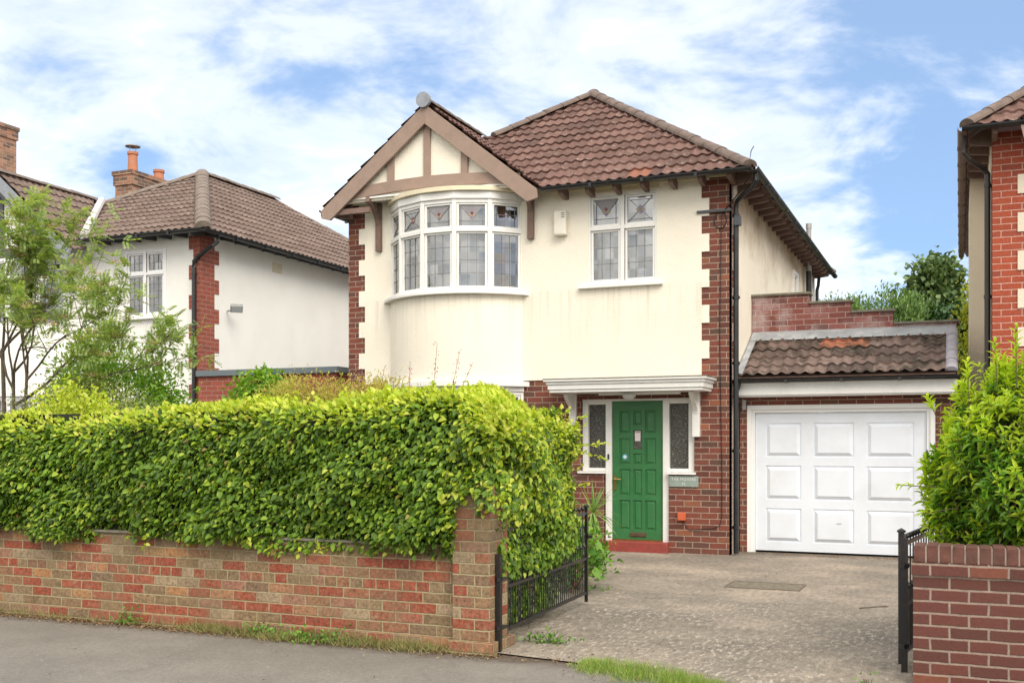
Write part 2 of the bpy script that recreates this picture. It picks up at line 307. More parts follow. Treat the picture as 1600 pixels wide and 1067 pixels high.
def asphalt():
    m, nt, bs = newmat('asphalt'); p = pos(nt)
    n = noise(nt, p, 1.1, 8, .7); f = noise(nt, p, 160, 3, .7)
    c = ramp(nt, n, [(.3, (.165, .150, .132)), (.7, (.24, .220, .192))])
    c = mix(nt, 1.0, c, ramp(nt, f, [(.3, .6), (.7, 1.35)]), 'MULTIPLY')
    c = mix(nt, ramp(nt, noise(nt, p, 38, 2), [(.69, 0.0), (.73, .8)]), c, (.42, .39, .34))
    v = mk(nt, 'ShaderNodeTexVoronoi', {'Vector': p, 'Scale': .55}, feature='DISTANCE_TO_EDGE')
    wv = M(nt, 'ADD', v.outputs[0], M(nt, 'MULTIPLY', M(nt, 'SUBTRACT', noise(nt, p, 6, 5), .5), .05))
    cr = ramp(nt, M(nt, 'ABSOLUTE', wv), [(.0, 1.0), (.008, 0.0)])
    c = mix(nt, M(nt, 'MULTIPLY', M(nt, 'MULTIPLY', cr, ramp(nt, noise(nt, p, .8, 3), [(.5, 0.0), (.6, 1.0)])), .3), c, (.06, .056, .05))
    c = mix(nt, 1.0, c, ramp(nt, noise(nt, p, 42, 5, .8), [(.3, .72), (.7, 1.22)]), 'MULTIPLY')
    q = mk(nt, 'ShaderNodeSeparateXYZ', {0: p})   # brown silt washed against the foot of the wall
    sl = mk(nt, 'ShaderNodeMapRange', {0: M(nt, 'ADD', q.outputs[1], M(nt, 'MULTIPLY', M(nt, 'SUBTRACT', noise(nt, p, 4, 6, .7), .5), .5)), 1: 6.80, 2: 7.05}).outputs[0]
    c = mix(nt, M(nt, 'MULTIPLY', sl, .9), c, (.075, .05, .03))
    nt.links.new(c, bs.inputs['Base Color']); bs.inputs['Roughness'].default_value = .85
    bump(nt, bs, f, .7, .006); return m
ASPH = asphalt()

def drivemat():
    m, nt, bs = newmat('pebbled concrete drive'); p = pos(nt)
    q = mk(nt, 'ShaderNodeSeparateXYZ', {0: p})
    rot = mk(nt, 'ShaderNodeMapping', {0: p}); rot.inputs['Rotation'].default_value = (0, 0, R(-6)); rot.inputs['Scale'].default_value = (15, 5.5, 1)
    v = mk(nt, 'ShaderNodeTexVoronoi', {'Vector': rot.outputs[0], 'Scale': 1.5, 'Randomness': .9}, feature='F1')
    peb = ramp(nt, M(nt, 'ADD', noise(nt, rot.outputs[0], 1.9, 3, .6), M(nt, 'MULTIPLY', M(nt, 'SUBTRACT', noise(nt, p, 40, 3), .5), .25)), [(.50, 0.0), (.58, 1.0)])
    big = noise(nt, p, .9, 7, .65)
    c = ramp(nt, big, [(.34, (.18, .155, .128)), (.5, (.27, .225, .18)), (.64, (.37, .305, .24))])
    near = mk(nt, 'ShaderNodeMapRange', {0: M(nt, 'ADD', q.outputs[1], M(nt, 'MULTIPLY', big, 3.5)), 1: 13.4, 2: 10.6}).outputs[0]
    pc = mix(nt, mk(nt, 'ShaderNodeSeparateColor', {0: v.outputs['Color']}).outputs[0], (.34, .30, .245), (.48, .425, .345))
    c = mix(nt, M(nt, 'MULTIPLY', M(nt, 'MULTIPLY', peb, near), .95), c, pc)
    c = mix(nt, ramp(nt, noise(nt, p, 1.3, 9, .72), [(.46, 0.0), (.66, .7)]), c, (.19, .165, .13))
    c = mix(nt, 1.0, c, ramp(nt, noise(nt, p, 90, 4, .7), [(.3, .62), (.7, 1.3)]), 'MULTIPLY')
    c = mix(nt, 1.0, c, ramp(nt, noise(nt, rot.outputs[0], 1.3, 4, .75), [(.35, .70), (.65, 1.2)]), 'MULTIPLY')
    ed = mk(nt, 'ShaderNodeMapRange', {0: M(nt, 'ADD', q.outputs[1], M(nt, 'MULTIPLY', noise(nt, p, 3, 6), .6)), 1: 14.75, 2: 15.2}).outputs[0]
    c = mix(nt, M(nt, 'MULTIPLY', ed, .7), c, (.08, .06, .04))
    nt.links.new(c, bs.inputs['Base Color']); bs.inputs['Roughness'].default_value = .85
    bump(nt, bs, M(nt, 'ADD', M(nt, 'MULTIPLY', peb, near), M(nt, 'MULTIPLY', noise(nt, p, 60, 4), .5)), .7, .012)
    return m
DRIVE = drivemat()

# ------------------------------------------------------------------ mesh helpers
def tag(o, label=None, cat=None, group=None, kind=None):
    if label: o['label'] = label
    if cat: o['category'] = cat
    if group: o['group'] = group
    if kind: o['kind'] = kind
    return o
def empty(name, loc, label, cat, group=None):
    o = bpy.data.objects.new(name, None); sc.collection.objects.link(o); o.location = loc
    o.empty_display_size = .2
    return tag(o, label, cat, group)
def rootloc(parent):
    v = Vector((0, 0, 0))
    while parent is not None: v += parent.location; parent = parent.parent
    return v
def link(name, me, mat, parent):
    ms = mat if isinstance(mat, (list, tuple)) else [mat]
    for m in ms: me.materials.append(m)
    o = bpy.data.objects.new(name, me); sc.collection.objects.link(o)
    if parent is not None: o.parent = parent
    return o
class MB:
    def __init__(s): s.v = []; s.f = []; s.uv = {}
    def add(s, vs, fs):
        b = len(s.v); s.v += [tuple(x) for x in vs]; s.f += [tuple(i+b for i in f) for f in fs]; return s
    def box(s, x0, x1, y0, y1, z0, z1):
        return s.add([(x0,y0,z0),(x1,y0,z0),(x1,y1,z0),(x0,y1,z0),(x0,y0,z1),(x1,y0,z1),(x1,y1,z1),(x0,y1,z1)],
            [(0,3,2,1),(4,5,6,7),(0,1,5,4),(1,2,6,5),(2,3,7,6),(3,0,4,7)])
    def obox(s, o, ax, ay, az, a, b, c):           # oriented box from origin, ranges a,b,c = (lo,hi)
        vs = [o+ax*i+ay*j+az*k for k in c for j in b for i in a]
        return s.add(vs, [(0,2,3,1),(4,5,7,6),(0,1,5,4),(1,3,7,5),(3,2,6,7),(2,0,4,6)])
    def extrude(s, prof, o, ax, ay, d):            # polygon prof (2D) in plane ax,ay, extruded along vector d
        n = len(prof); o = Vector(o); d = Vector(d)
        a = [o+ax*p[0]+ay*p[1] for p in prof]
        return s.add(a+[p+d for p in a], [tuple(range(n))[::-1], tuple(range(n, 2*n))]+[(i, (i+1) % n, n+(i+1) % n, n+i) for i in range(n)])
    def tube(s, pts, r, n=8, cap=True):
        pts = [Vector(p) for p in pts]; rs = r if isinstance(r, (list, tuple)) else [r]*len(pts)
        b = len(s.v); up = Vector((0, 0, 1))
        for i, p in enumerate(pts):
            t = (pts[min(i+1, len(pts)-1)]-pts[max(i-1, 0)]).normalized()
            a = t.cross(up)
            if a.length < .15: a = t.cross(Vector((0, 1, 0)))
            a.normalize(); c = t.cross(a)
            for k in range(n):
                an = 2*math.pi*k/n; s.v.append(tuple(p+(a*math.cos(an)+c*math.sin(an))*rs[i]))
        for i in range(len(pts)-1):
            for k in range(n):
                s.f.append((b+i*n+k, b+i*n+(k+1) % n, b+(i+1)*n+(k+1) % n, b+(i+1)*n+k))
        if cap: s.f.append(tuple(b+k for k in range(n))[::-1]); s.f.append(tuple(b+(len(pts)-1)*n+k for k in range(n)))
        return s
    def lathe(s, prof, c, n=14):                   # prof: (r,z)
        b = len(s.v)
        for r, z in prof:
            for k in range(n):
                a = 2*math.pi*k/n; s.v.append((c[0]+r*math.cos(a), c[1]+r*math.sin(a), c[2]+z))
        for i in range(len(prof)-1):
            for k in range(n): s.f.append((b+i*n+k, b+i*n+(k+1) % n, b+(i+1)*n+(k+1) % n, b+(i+1)*n+k))
        s.f.append(tuple(b+(len(prof)-1)*n+k for k in range(n)))
        return s
    def build_each(s, name, mat, parent=None, **kw):
        par = list(range(len(s.v)))
        def find(a):
            while par[a] != a: par[a] = par[par[a]]; a = par[a]
            return a
        for f in s.f:
            for q in f[1:]: par[find(q)] = find(f[0])
        gr = {}
        for f in s.f: gr.setdefault(find(f[0]), []).append(f)
        out = []
        for fs in gr.values():
            ids = sorted({i for f in fs for i in f}); mp = {i: k for k, i in enumerate(ids)}
            m = MB(); m.v = [s.v[i] for i in ids]; m.f = [tuple(mp[i] for i in f) for f in fs]; out.append(m.build(name, mat, parent, **kw))
        return out
    def build(s, name, mat, parent=None, smooth=False, bevel=0, label=None, uvs=None):
        L = rootloc(parent); me = bpy.data.meshes.new(name)
        me.from_pydata([(x-L.x, y-L.y, z-L.z) for x, y, z in s.v], [], s.f)
        me.update(); ul = me.uv_layers.new(name='UVMap')
        vs = s.v
        for p in me.polygons:
            n = p.normal; ax, ay, az = abs(n.x), abs(n.y), abs(n.z)
            for li in p.loop_indices:
                v = vs[me.loops[li].vertex_index]
                if uvs is not None: c = uvs[me.loops[li].vertex_index]
                elif az > ax and az > ay: c = (v[0], v[1])
                elif ax > ay: c = (v[1], v[2])
                else: c = (v[0], v[2])
                ul.data[li].uv = c
            if smooth: p.use_smooth = True
        o = link(name, me, mat, parent)
        if bevel:
            m = o.modifiers.new('bevel', 'BEVEL'); m.width = bevel; m.segments = 2; m.limit_method = 'ANGLE'; m.angle_limit = R(40)
        if label: o['label'] = label
        return o

def cells(mb, xs, zs, filled, P, t):
    """wall panel cut into cells; P(x,z,d) gives the point at depth d behind the face; t = thickness"""
    F = {(i, j): filled((xs[i]+xs[i+1])/2, (zs[j]+zs[j+1])/2) for i in range(len(xs)-1) for j in range(len(zs)-1)}
    for (i, j), ok in F.items():
        if not ok: continue
        x0, x1, z0, z1 = xs[i], xs[i+1], zs[j], zs[j+1]
        mb.add([P(x0,z0,0),P(x1,z0,0),P(x1,z1,0),P(x0,z1,0)], [(0,1,2,3)])
        for (di, dj, a, b) in ((-1,0,(x0,z1),(x0,z0)), (1,0,(x1,z0),(x1,z1)), (0,-1,(x0,z0),(x1,z0)), (0,1,(x1,z1),(x0,z1))):
            if not F.get((i+di, j+dj), False):
                mb.add([P(b[0],b[1],0),P(a[0],a[1],0),P(a[0],a[1],t),P(b[0],b[1],t)], [(0,1,2,3)])

def tiles(name, o, u, v, poly, mat, parent, g=.3, per=.15, amp=.026, lift=.028, phase=0.0):
    """roof slope of rolled interlocking tiles; o origin at the eave, u along eave, v up the slope; poly = convex polygon (u,v)"""
    o = Vector(o); u = Vector(u).normalized(); v = Vector(v).normalized(); n = u.cross(v).normalized()
    if n.z < 0: n = -n
    us = [p[0] for p in poly]; vs_ = [p[1] for p in poly]
    k = 6; du = per/k; i0 = math.floor(min(us)/du); i1 = math.ceil(max(us)/du)
    c0 = math.floor(min(vs_)/g); c1 = math.ceil(max(vs_)/g)
    U = np.arange(i0, i1+1)*du; nu = len(U)
    h = amp*(.5+.5*np.cos(2*np.pi*(U/per+phase)))**1.4
    rows = []
    rg = random.Random(len(name)*7+int(abs(o.x)*13))
    for c in range(c0, c1):
        for (vv, lf) in ((c*g, lift), (c*g+g*.5, lift*.5), ((c+1)*g, 0)):
            j = 0; rows.append((vv, lf, j, c))
    nr = len(rows)
    # little differences from tile to tile
    cn = {(c, q): (rg.uniform(-.004, .004), rg.uniform(-.007, .007)) for c in range(c0, c1) for q in range(int(i0*du/.3)-2, int(i1*du/.3)+3)}
    bm = bmesh.new(); ul = bm.loops.layers.uv.new('UVMap'); V = []; UV = []
    for (vv, lf, j, c) in rows:
        for i in range(nu):
            q = int(math.floor(U[i]/.3+.01)); dz, dv = cn.get((c, q), (0, 0))
            V.append(bm.verts.new(o+u*U[i]+v*(vv+(dv if lf == lift else 0))+n*(h[i]+lf+(dz if lf else 0)))); UV.append((U[i], vv+(0.001 if lf == lift else -.001)))
    for r in range(nr-1):
        for i in range(nu-1):
            ids = (r*nu+i, r*nu+i+1, (r+1)*nu+i+1, (r+1)*nu+i)
            f = bm.faces.new([V[a] for a in ids]); f.smooth = True
            cu = (U[i]+U[i+1])/2
            cvv = rows[r][3]*g+g*.5
            for l, a in zip(f.loops, ids): l[ul].uv = (cu if False else UV[a][0]*.999, cvv)
    area = sum(poly[i][0]*poly[(i+1) % len(poly)][1]-poly[(i+1) % len(poly)][0]*poly[i][1] for i in range(len(poly)))
    pl = poly if area > 0 else poly[::-1]
    for i in range(len(pl)):
        a = pl[i]; b = pl[(i+1) % len(pl)]
        A = o+u*a[0]+v*a[1]; B = o+u*b[0]+v*b[1]; d = (B-A).normalized()
        nn = d.cross(n)            # candidate outward
        cen = o+u*sum(p[0] for p in pl)/len(pl)+v*sum(p[1] for p in pl)/len(pl)
        if (cen-A).dot(nn) > 0: nn = -nn
        bmesh.ops.bisect_plane(bm, geom=bm.verts[:]+bm.edges[:]+bm.faces[:], plane_co=A, plane_no=nn, clear_outer=True)
    me = bpy.data.meshes.new(name); 
    L = rootloc(parent)
    for vv in bm.verts: vv.co -= L
    bm.normal_update()
    bm.to_mesh(me); bm.free()
    me.set_sharp_from_angle(angle=R(50))
    ob = link(name, me, mat, parent)
    return ob

def ridge(mb, a, b, r=.11, seg=.36, up=Vector((0, 0, 1)), flat=.75):
    a = Vector(a); b = Vector(b); d = b-a; Ln = d.length; d.normalize(); s = d.cross(up).normalized(); n = s.cross(d).normalized()
    k = max(1, round(Ln/seg)); L = Ln/k
    for i in range(k):
        j = random.uniform(-.006, .006)
        for q, (t0, t1, r0, r1) in enumerate(((i*L, (i+1)*L+.02, r*1.06, r*.96),)):
            vs = []
            for (t, rr) in ((t0, r0), (t1, r1)):
                for m in range(9):
                    an = math.pi*m/8
                    vs.append(a+d*t+s*math.cos(an)*rr+n*(math.sin(an)*rr*flat+j-.02))
            mb.add(vs, [(m, m+1, 10+m, 9+m) for m in range(8)]+[tuple(range(9))[::-1]])

def leaves(name, P, T, N, L, W, mats, midx, parent, curl=.12, fold=.18, simplel=False):
    n = len(P); L = np.broadcast_to(L, (n,)); W = np.broadcast_to(W, (n,))
    def nz(a): return a/np.maximum(np.linalg.norm(a, axis=1, keepdims=True), 1e-6)
    y = nz(T); x = nz(np.cross(y, N)); z = np.cross(x, y)
    if simplel:
        tv = np.array([(0,0,0), (-.5,.45,.0), (.5,.45,.0), (0,1,-1)]); tf = [(0,2,3,1)]
    else:
        tv = np.array([(0,0,0), (-.42,.28,1), (-.44,.62,.6), (0,1,-1), (.44,.62,.6), (.42,.28,1), (0,.5,0)])
        tf = [(0,6,3,2,1), (0,5,4,3,6)]
    tz = np.where(tv[:, 2] > 0, tv[:, 2]*fold, tv[:, 2]*curl)
    m = len(tv)
    co = (P[:, None, :] + x[:, None, :]*(tv[None, :, 0:1]*W[:, None, None]) + y[:, None, :]*(tv[None, :, 1:2]*L[:, None, None])
          + z[:, None, :]*(tz[None, :, None]*(W+L*.5)[:, None, None]))
    co = co.reshape(-1, 3)-np.array(rootloc(parent))
    fl = np.array([i for f in tf for i in f]); k = len(fl); nf = len(tf); sz = [len(f) for f in tf]
    me = bpy.data.meshes.new(name); me.vertices.add(n*m); me.vertices.foreach_set('co', co.ravel().astype(np.float32))
    me.loops.add(n*k); me.loops.foreach_set('vertex_index', (fl[None, :]+np.arange(n)[:, None]*m).ravel().astype(np.int32))
    me.polygons.add(n*nf)
    st = np.cumsum([0]+sz[:-1]); me.polygons.foreach_set('loop_start', (st[None, :]+np.arange(n)[:, None]*k).ravel().astype(np.int32))
    if not isinstance(mats, list): mats = [mats]
    o_m = np.repeat(np.broadcast_to(midx, (n,)), nf).astype(np.int32)
    me.update(calc_edges=True)
    o = link(name, me, mats, parent)
    me.polygons.foreach_set('material_index', o_m); me.validate(); me.update()
    return o
def rnd(n, s=1.0): return RNG.normal(0, s, (n, 3))

# ------------------------------------------------------------------ the setting
def sheet(name, pts, z, mat):
    mb = MB(); mb.add([(x, y, z) for x, y in pts], [tuple(range(len(pts)))])
    o = mb.build(name, mat); tag(o, kind='structure'); return o
sheet('ground', [(-300, -100), (300, -100), (300, 500), (-300, 500)], -.02, SOIL)
sheet('pavement', [(-60, -8), (40, -8), (40, 7.6), (-60, 7.6)], -.012, ASPH)
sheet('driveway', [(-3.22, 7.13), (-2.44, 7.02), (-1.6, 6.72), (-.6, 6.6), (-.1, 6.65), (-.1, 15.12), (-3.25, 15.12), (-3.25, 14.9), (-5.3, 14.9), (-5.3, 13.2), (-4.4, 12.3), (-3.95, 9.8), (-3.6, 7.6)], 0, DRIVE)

# ------------------------------------------------------------------ windows
Z = Vector((0, 0, 1))
def lights(spec, parent, name='window', frame_mat=WHITE, leadc=(.145, .2), casement=True, stained=None, label=None, behind=None, glass=GLASS, leadtop=True, winloc=None):
    """spec: list of (A,B,z0,z1,ztransom): A->B left to right seen from outside, plan points."""
    W = bpy.data.objects.new(name, None)
    F = MB(); G = MB(); Ld = MB(); S = {}
    for i, (A, B, z0, z1, zt) in enumerate(spec):
        A = Vector((A[0], A[1], 0)); B = Vector((B[0], B[1], 0)); d = (B-A); wd = d.length; d.normalize(); n = Vector((d.y, -d.x, 0))
        if n.y > 0 and abs(n.y) > .3: n = -n
        pw = .03
        # posts at both ends, head, transom, bottom rail
        F.obox(A, d, n, Z, (-pw, pw), (-.07, .03), (z0, z1))
        F.obox(B, d, n, Z, (-pw, pw), (-.071, .028), (z0, z1))
        F.obox(A, d, n, Z, (pw, wd-pw), (-.07, .026), (z1-.055, z1))
        F.obox(A, d, n, Z, (pw, wd-pw), (-.07, .026), (z0, z0+.05))
        if zt: F.obox(A, d, n, Z, (pw, wd-pw), (-.07, .04), (zt-.028, zt+.028))
        rows = [(z0+.05, zt-.028, False), (zt+.028, z1-.055, True)] if zt else [(z0+.05, z1-.055, False)]
        for (a, b, top) in rows:
            cs = .032
            x0, x1 = pw+.004, wd-pw-.004
            for (xa, xb, za, zb) in ((x0, x0+cs, a, b), (x1-cs, x1, a, b), (x0+cs, x1-cs, a, a+cs), (x0+cs, x1-cs, b-cs, b)):
                F.obox(A, d, n, Z, (xa, xb), (-.05, .012), (za+.003, zb-.003))
            gx0, gx1, gz0, gz1 = x0+cs, x1-cs, a+cs, b-cs
            p = [A+d*gx0+n*-.012+Z*gz0, A+d*gx1+n*-.012+Z*gz0, A+d*gx1+n*-.012+Z*gz1, A+d*gx0+n*-.012+Z*gz1]
            G.add(p, [(0, 1, 2, 3)])
            gw, gh = gx1-gx0, gz1-gz0
            if top and stained:
                nx, nz_ = 0, 0
                cx, cz = gx0+gw/2, gz0+gh*.56
                def dia(x, z, q, m, e=.0):
                    S.setdefault(m, MB()).add([A+d*(x-q)+n*(-.006+e)+Z*z, A+d*x+n*(-.006+e)+Z*(z-q), A+d*(x+q)+n*(-.006+e)+Z*z, A+d*x+n*(-.006+e)+Z*(z+q)], [(0, 1, 2, 3)])
                def tri(pp, m, e=0): S.setdefault(m, MB()).add([A+d*x+n*(-.009+e)+Z*z for x, z in pp], [(0, 1, 2)])
                def ln(xa, za, xb, zb):
                    v = (d*(xb-xa)+Z*(zb-za)); L_ = v.length; v.normalize(); s_ = v.cross(n)
                    Ld.obox(A+d*xa+Z*za, v, n, s_, (0, L_), (-.012, -.003), (-.004, .004))
                q = min(gw, gh)*.095
                kind = stained[i]
                if kind == 'V':
                    tri([(gx0, gz1), (cx, cz-q*2), (gx1, gz1)], STG)
                    ln(gx0, gz1, cx, cz-q*2); ln(gx1, gz1, cx, cz-q*2); ln(gx0, gz0+gh*.22, gx1, gz0+gh*.22); ln(gx0+.04, gz0, gx0+.04, gz1-.04); ln(gx1-.04, gz0, gx1-.04, gz1-.04)
                    dia(cx, cz+q*.5, q, STR, .002); dia(cx-q*1.05, cz-q*.55, q*.95, STP, .001); dia(cx+q*1.05, cz-q*.55, q*.95, STP, .001); dia(cx, cz-q*1.6, q*.95, STV, .003)
                elif kind == 'H':
                    ln(gx0, cz, gx1, cz); ln(gx0+.05, gz0, gx0+.05, gz1); ln(gx1-.05, gz0, gx1-.05, gz1)
                    dia(cx-q*1.25, cz, q*.95, STR, .002); dia(cx+q*1.25, cz, q*.95, STR, .002)
                else:
                    for (a1, b1, a2, b2) in ((gx0, gz0, gx1, gz1), (gx0, gz1, gx1, gz0)): ln(a1, b1, a2, b2)
                    ln(gx0, gz0+.04, gx1, gz0+.04); ln(gx0, gz1-.04, gx1, gz1-.04)
                    dia(cx, gz0+gh/2+q, q, STR if kind == 'X' else STV, .002); dia(cx-q, gz0+gh/2, q*.95, STP, .001); dia(cx+q, gz0+gh/2, q*.95, STP, .001); dia(cx, gz0+gh/2-q, q*.95, STR if kind == 'X' else STV, .003)
            elif leadc:
                nx = max(1, round(gw/leadc[0])); nzr = max(1, round(gh/leadc[1]))
                for k in range(1, nx): Ld.obox(A, d, n, Z, (gx0+gw*k/nx-.0028, gx0+gw*k/nx+.0028), (-.012, -.004), (gz0, gz1))
                for k in range(1, nzr): Ld.obox(A, d, n, Z, (gx0, gx1), (-.0119, -.0045), (gz0+gh*k/nzr-.0028, gz0+gh*k/nzr+.0028))
            if behind and not (top and False):
                bt = behind[i]
                for (kind, f0, f1) in bt:
                    xa, xb = gx0-.02+f0*(gw+.04), gx0-.02+f1*(gw+.04)
                    mb_ = S.setdefault(('b', kind), MB()); kk = 1 if kind == 'blind' else 14
                    zb0, zb1 = (gz0-.03, gz1+.05)
                    for t in range(kk):
                        def pt(s_, zc): 
                            off = -.13 + (0 if kind == 'blind' else .02*math.sin(s_*kk*2.4))
                            return A+d*(xa+(xb-xa)*s_)+n*off+Z*zc
                        mb_.add([pt(t/kk, zb0), pt((t+1)/kk, zb0), pt((t+1)/kk, zb1), pt(t/kk, zb1)], [(0, 1, 2, 3)])
    sc.collection.objects.link(W); W.parent = parent
    if label: W['label'] = label
    F.build('frame', frame_mat, W, bevel=.003); G.build('pane', glass, W)
    if Ld.f: Ld.build('leading', LEADC, W)
    nm = {STR: 'ruby_glass', STP: 'amber_glass', STG: 'grey_glass', STV: 'lilac_glass'}
    for k, m in S.items():
        if isinstance(k, tuple):
            m.build_each({'blind': 'blind', 'curtain': 'curtain', 'pink': 'curtain'}[k[1]], {'blind': BLIND, 'curtain': CURT, 'pink': CURTP}[k[1]], W)
        else: m.build_each(nm[k], k, W)
    return W

def room(parent, x0, x1, y0, y1, z0, z1):
    mb = MB(); mb.box(x0, x1, y0, y1, z0, z1); mb.f = [f for i, f in enumerate(mb.f) if i != len(mb.f)-4]   # open on the window side
    return mb.build('room', ROOM, parent)

def gutter(mb, a, b, r=.055):
    a = Vector(a); b = Vector(b); d = (b-a).normalized(); s = d.cross(Z).normalized(); L = (b-a).length
    vs = []
    for t in (0, L):
        for rr in (r, r-.006):
            for m in range(9):
                an = math.pi+math.pi*m/8
                vs.append(a+d*t+s*math.cos(an)*rr+Z*math.sin(an)*rr)
    fs = [(m, m+1, 19+m, 18+m) for m in range(8)]+[(9+m+1, 9+m, 27+m, 28+m) for m in range(8)]+[(0, 18, 27, 9), (8, 17, 35, 26)]
    fs += [(m, 9+m, 10+m, m+1) for m in range(8)]+[(18+m, 19+m, 28+m, 27+m) for m in range(8)]
    mb.add(vs, fs)
    k = int(L/.9)
    for i in range(1, k+1):      # brackets and joints
        t = L*i/(k+1); vs = []
        mb.obox(a+d*t, d, s, Z, (-.02, .02), (-r-.004, r+.004), (-r-.004, -r*.2))

def rafters(mb, a, b, inward, z, n, ln=.34, hh=.15, drop=.0, pitch=.755, w_=.05):
    a = Vector(a); b = Vector(b); d = (b-a); inward = Vector(inward)
    for i in range(n):
        o = a+d*((i+.5)/n); o.z = z
        prof = [(0.03, -.02), (ln, ln*pitch-.06), (ln, ln*pitch-.06-hh*2.1), (ln-.05, ln*pitch-.06-hh*2.1), (.05, -.09)]
        mb.extrude(prof, o-d.normalized()*w_/2, inward, Z, d.normalized()*w_)

# ------------------------------------------------------------------ main house
FY = 14.45; XL, XR = -8.94, -2.90; EZ = 5.17; BK = 23.5
H = empty('detached_house', (-5.92, 14.45, 0), 'cream rendered house with brown gable over bow window and a green front door', 'house')
CR = .245; T0 = 2.45
NR = 12
def qedge(z, wide_w, narrow_w, ph=0): return wide_w if (int(math.floor((z-T0)/CR+1e-6))+ph) % 2 == 0 else narrow_w
winholes = [(-4.92, -3.91, 3.79, 5.10)]
bowhole = (-8.10, -6.02, 3.78, 5.10)
lowhole = (-8.10, -6.02, .75, 2.30)
doorh = [(-5.04, -3.385, 1.10, 2.16), (-4.70, -3.745, 0.0, 2.16)]
def inh(x, z, hs): return any(a < x < b and c < z < d for a, b, c, d in hs)
# brick shell
BW = MB()
hs = winholes+[bowhole, lowhole]+doorh
xs = sorted({XL, XR}|{h[0] for h in hs}|{h[1] for h in hs}); zs = sorted({-.05, 5.35}|{max(h[2], -.05) for h in hs}|{h[3] for h in hs})
cells(BW, xs, zs, lambda x, z: not inh(x, z, hs), lambda x, z, d: (x, FY+d, z), .14)
BW.add([(XR, FY, -.05), (XR, BK, -.05), (XR, BK, 5.35), (XR, FY, 5.35)], [(0, 1, 2, 3)])
BW.add([(XL, BK, -.05), (XL, FY, -.05), (XL, FY, 5.35), (XL, BK, 5.35)], [(0, 1, 2, 3)])
BW.add([(XR, BK, -.05), (XL, BK, -.05), (XL, BK, 5.35), (XR, BK, 5.35)], [(0, 1, 2, 3)])
BW.build('brick_wall', BRICK, H)
# render coat, toothed round the brick corners
RC = MB()
zrows = [T0+CR*i for i in range(NR)]+[5.33]
def rx0(z): return -8.63 if qedge(z, 1, 0) else -8.74
def rx1(z): return -3.28 if qedge(z, 1, 0) else -3.175
xs = sorted({-8.74, -8.63, -3.28, -3.175}|{h[0] for h in winholes+[bowhole]}|{h[1] for h in winholes+[bowhole]})
zs = sorted(set(zrows)|{h[2] for h in winholes+[bowhole]}|{h[3] for h in winholes+[bowhole]})
cells(RC, xs, zs, lambda x, z: rx0(z) < x < rx1(z) and not inh(x, z, winholes+[bowhole]), lambda x, z, d: (x, FY-.02+d, z), .0205)
ys = [14.78, 14.67, BK]
def ry0(z): return 14.79 if qedge(z, 0, 1) else 14.66
cells(RC, [14.66, 14.79, BK], zrows, lambda y, z: y > ry0(z), lambda y, z, d: (XR+.02-d, y, z), .0205)
cells(RC, [14.66, BK], [0, 2.45], lambda y, z: True, lambda y, z, d: (XR+.018-d, y, z), .0185)
cells(RC, [14.66, 14.79, BK], zrows, lambda y, z: y > ry0(z), lambda y, z, d: (XL-.02+d, y, z), .0205)
RC.build('rendered_wall', CREAM, H)
# bow: curved render apron between the two windows, brick below
bw_, bS, bcx = 1.11, .60, -7.06; bR = (bw_**2+bS**2)/(2*bS); bth = math.asin(bw_/bR); bcy = FY-bS+bR
def bow(t, r=0.0): return (bcx+(bR+r)*math.sin(t), bcy-(bR+r)*math.cos(t))
def bowwall(z0, z1, r, n=28, ext=1.0):
    mb = MB(); vs = []
    for k in range(n+1):
        x, y = bow(bth*ext*(-1+2*k/n), r); vs += [(x, y, z0), (x, y, z1)]
    mb.add(vs, [(2*k, 2*k+2, 2*k+3, 2*k+1) for k in range(n)]+[tuple(2*k+1 for k in range(n+1)), tuple(2*k for k in range(n+1))[::-1]])
    return mb
bowwall(2.44, 3.715, .012, ext=1.03).build('bow_render', CREAM, H, smooth=False).data.set_sharp_from_angle(angle=R(30))
bowwall(-.02, .70, .0).build('bow_brickwork', BRICK, H)
def bowtrim(z0, z1, r, name, mat, n=5, ext=1.0, bev=.004):
    mb = MB(); vs = []
    for k in range(n+1):
        for rr in (r, -.1):
            x, y = bow(bth*ext*(-1+2*k/n), rr); vs += [(x, y, z0), (x, y, z1)]
    f = []
    for k in range(n):
        a = 4*k; f += [(a, a+4, a+5, a+1), (a+3, a+7, a+6, a+2), (a+1, a+5, a+7, a+3), (a+2, a+6, a+4, a)]
    f += [(0, 1, 3, 2), (4*n+1, 4*n, 4*n+2, 4*n+3)]
    mb.add(vs, f); return mb.build(name, mat, H, bevel=bev)
bowtrim(3.70, 3.745, .11, 'bow_window_sill', WHITE, 24, 1.06)
bowtrim(5.095, 5.20, .035, 'bow_window_head', WHITE, 5, 1.0)
bowtrim(5.203, 5.27, .07, 'bow_window_cornice', CREAMP, 20, 1.0)
bowtrim(2.36, 2.432, .09, 'lower_bow_cornice', WHITE, 20, 1.05)
bowtrim(2.29, 2.358, .035, 'lower_bow_head', WHITE, 5, 1.0)
bowtrim(.70, .75, .08, 'lower_bow_sill', WHITE, 20, 1.04)
pl = [bow(bth*(-1+2*k/5), -.02) for k in range(6)]
lights([(pl[k], pl[k+1], 3.745, 5.095, 4.645) for k in range(5)], H, 'bow_window', stained=['X', 'X', 'V', 'V', 'H'],
       behind=[[('curtain', .3, 1)], [('curtain', .35, .62)], [('blind', 0, 1)], [('blind', 0, 1)], [('pink', .42, .58), ('curtain', .58, .8)]], label='five light curved window with diamonds of coloured glass')
lights([(pl[k], pl[k+1], .75, 2.29, 1.80) for k in range(5)], H, 'bow_window', behind=[[('curtain', 0, .4)], [], [], [], [('curtain', .6, 1)]], label='lower curved window mostly hidden by the hedge')
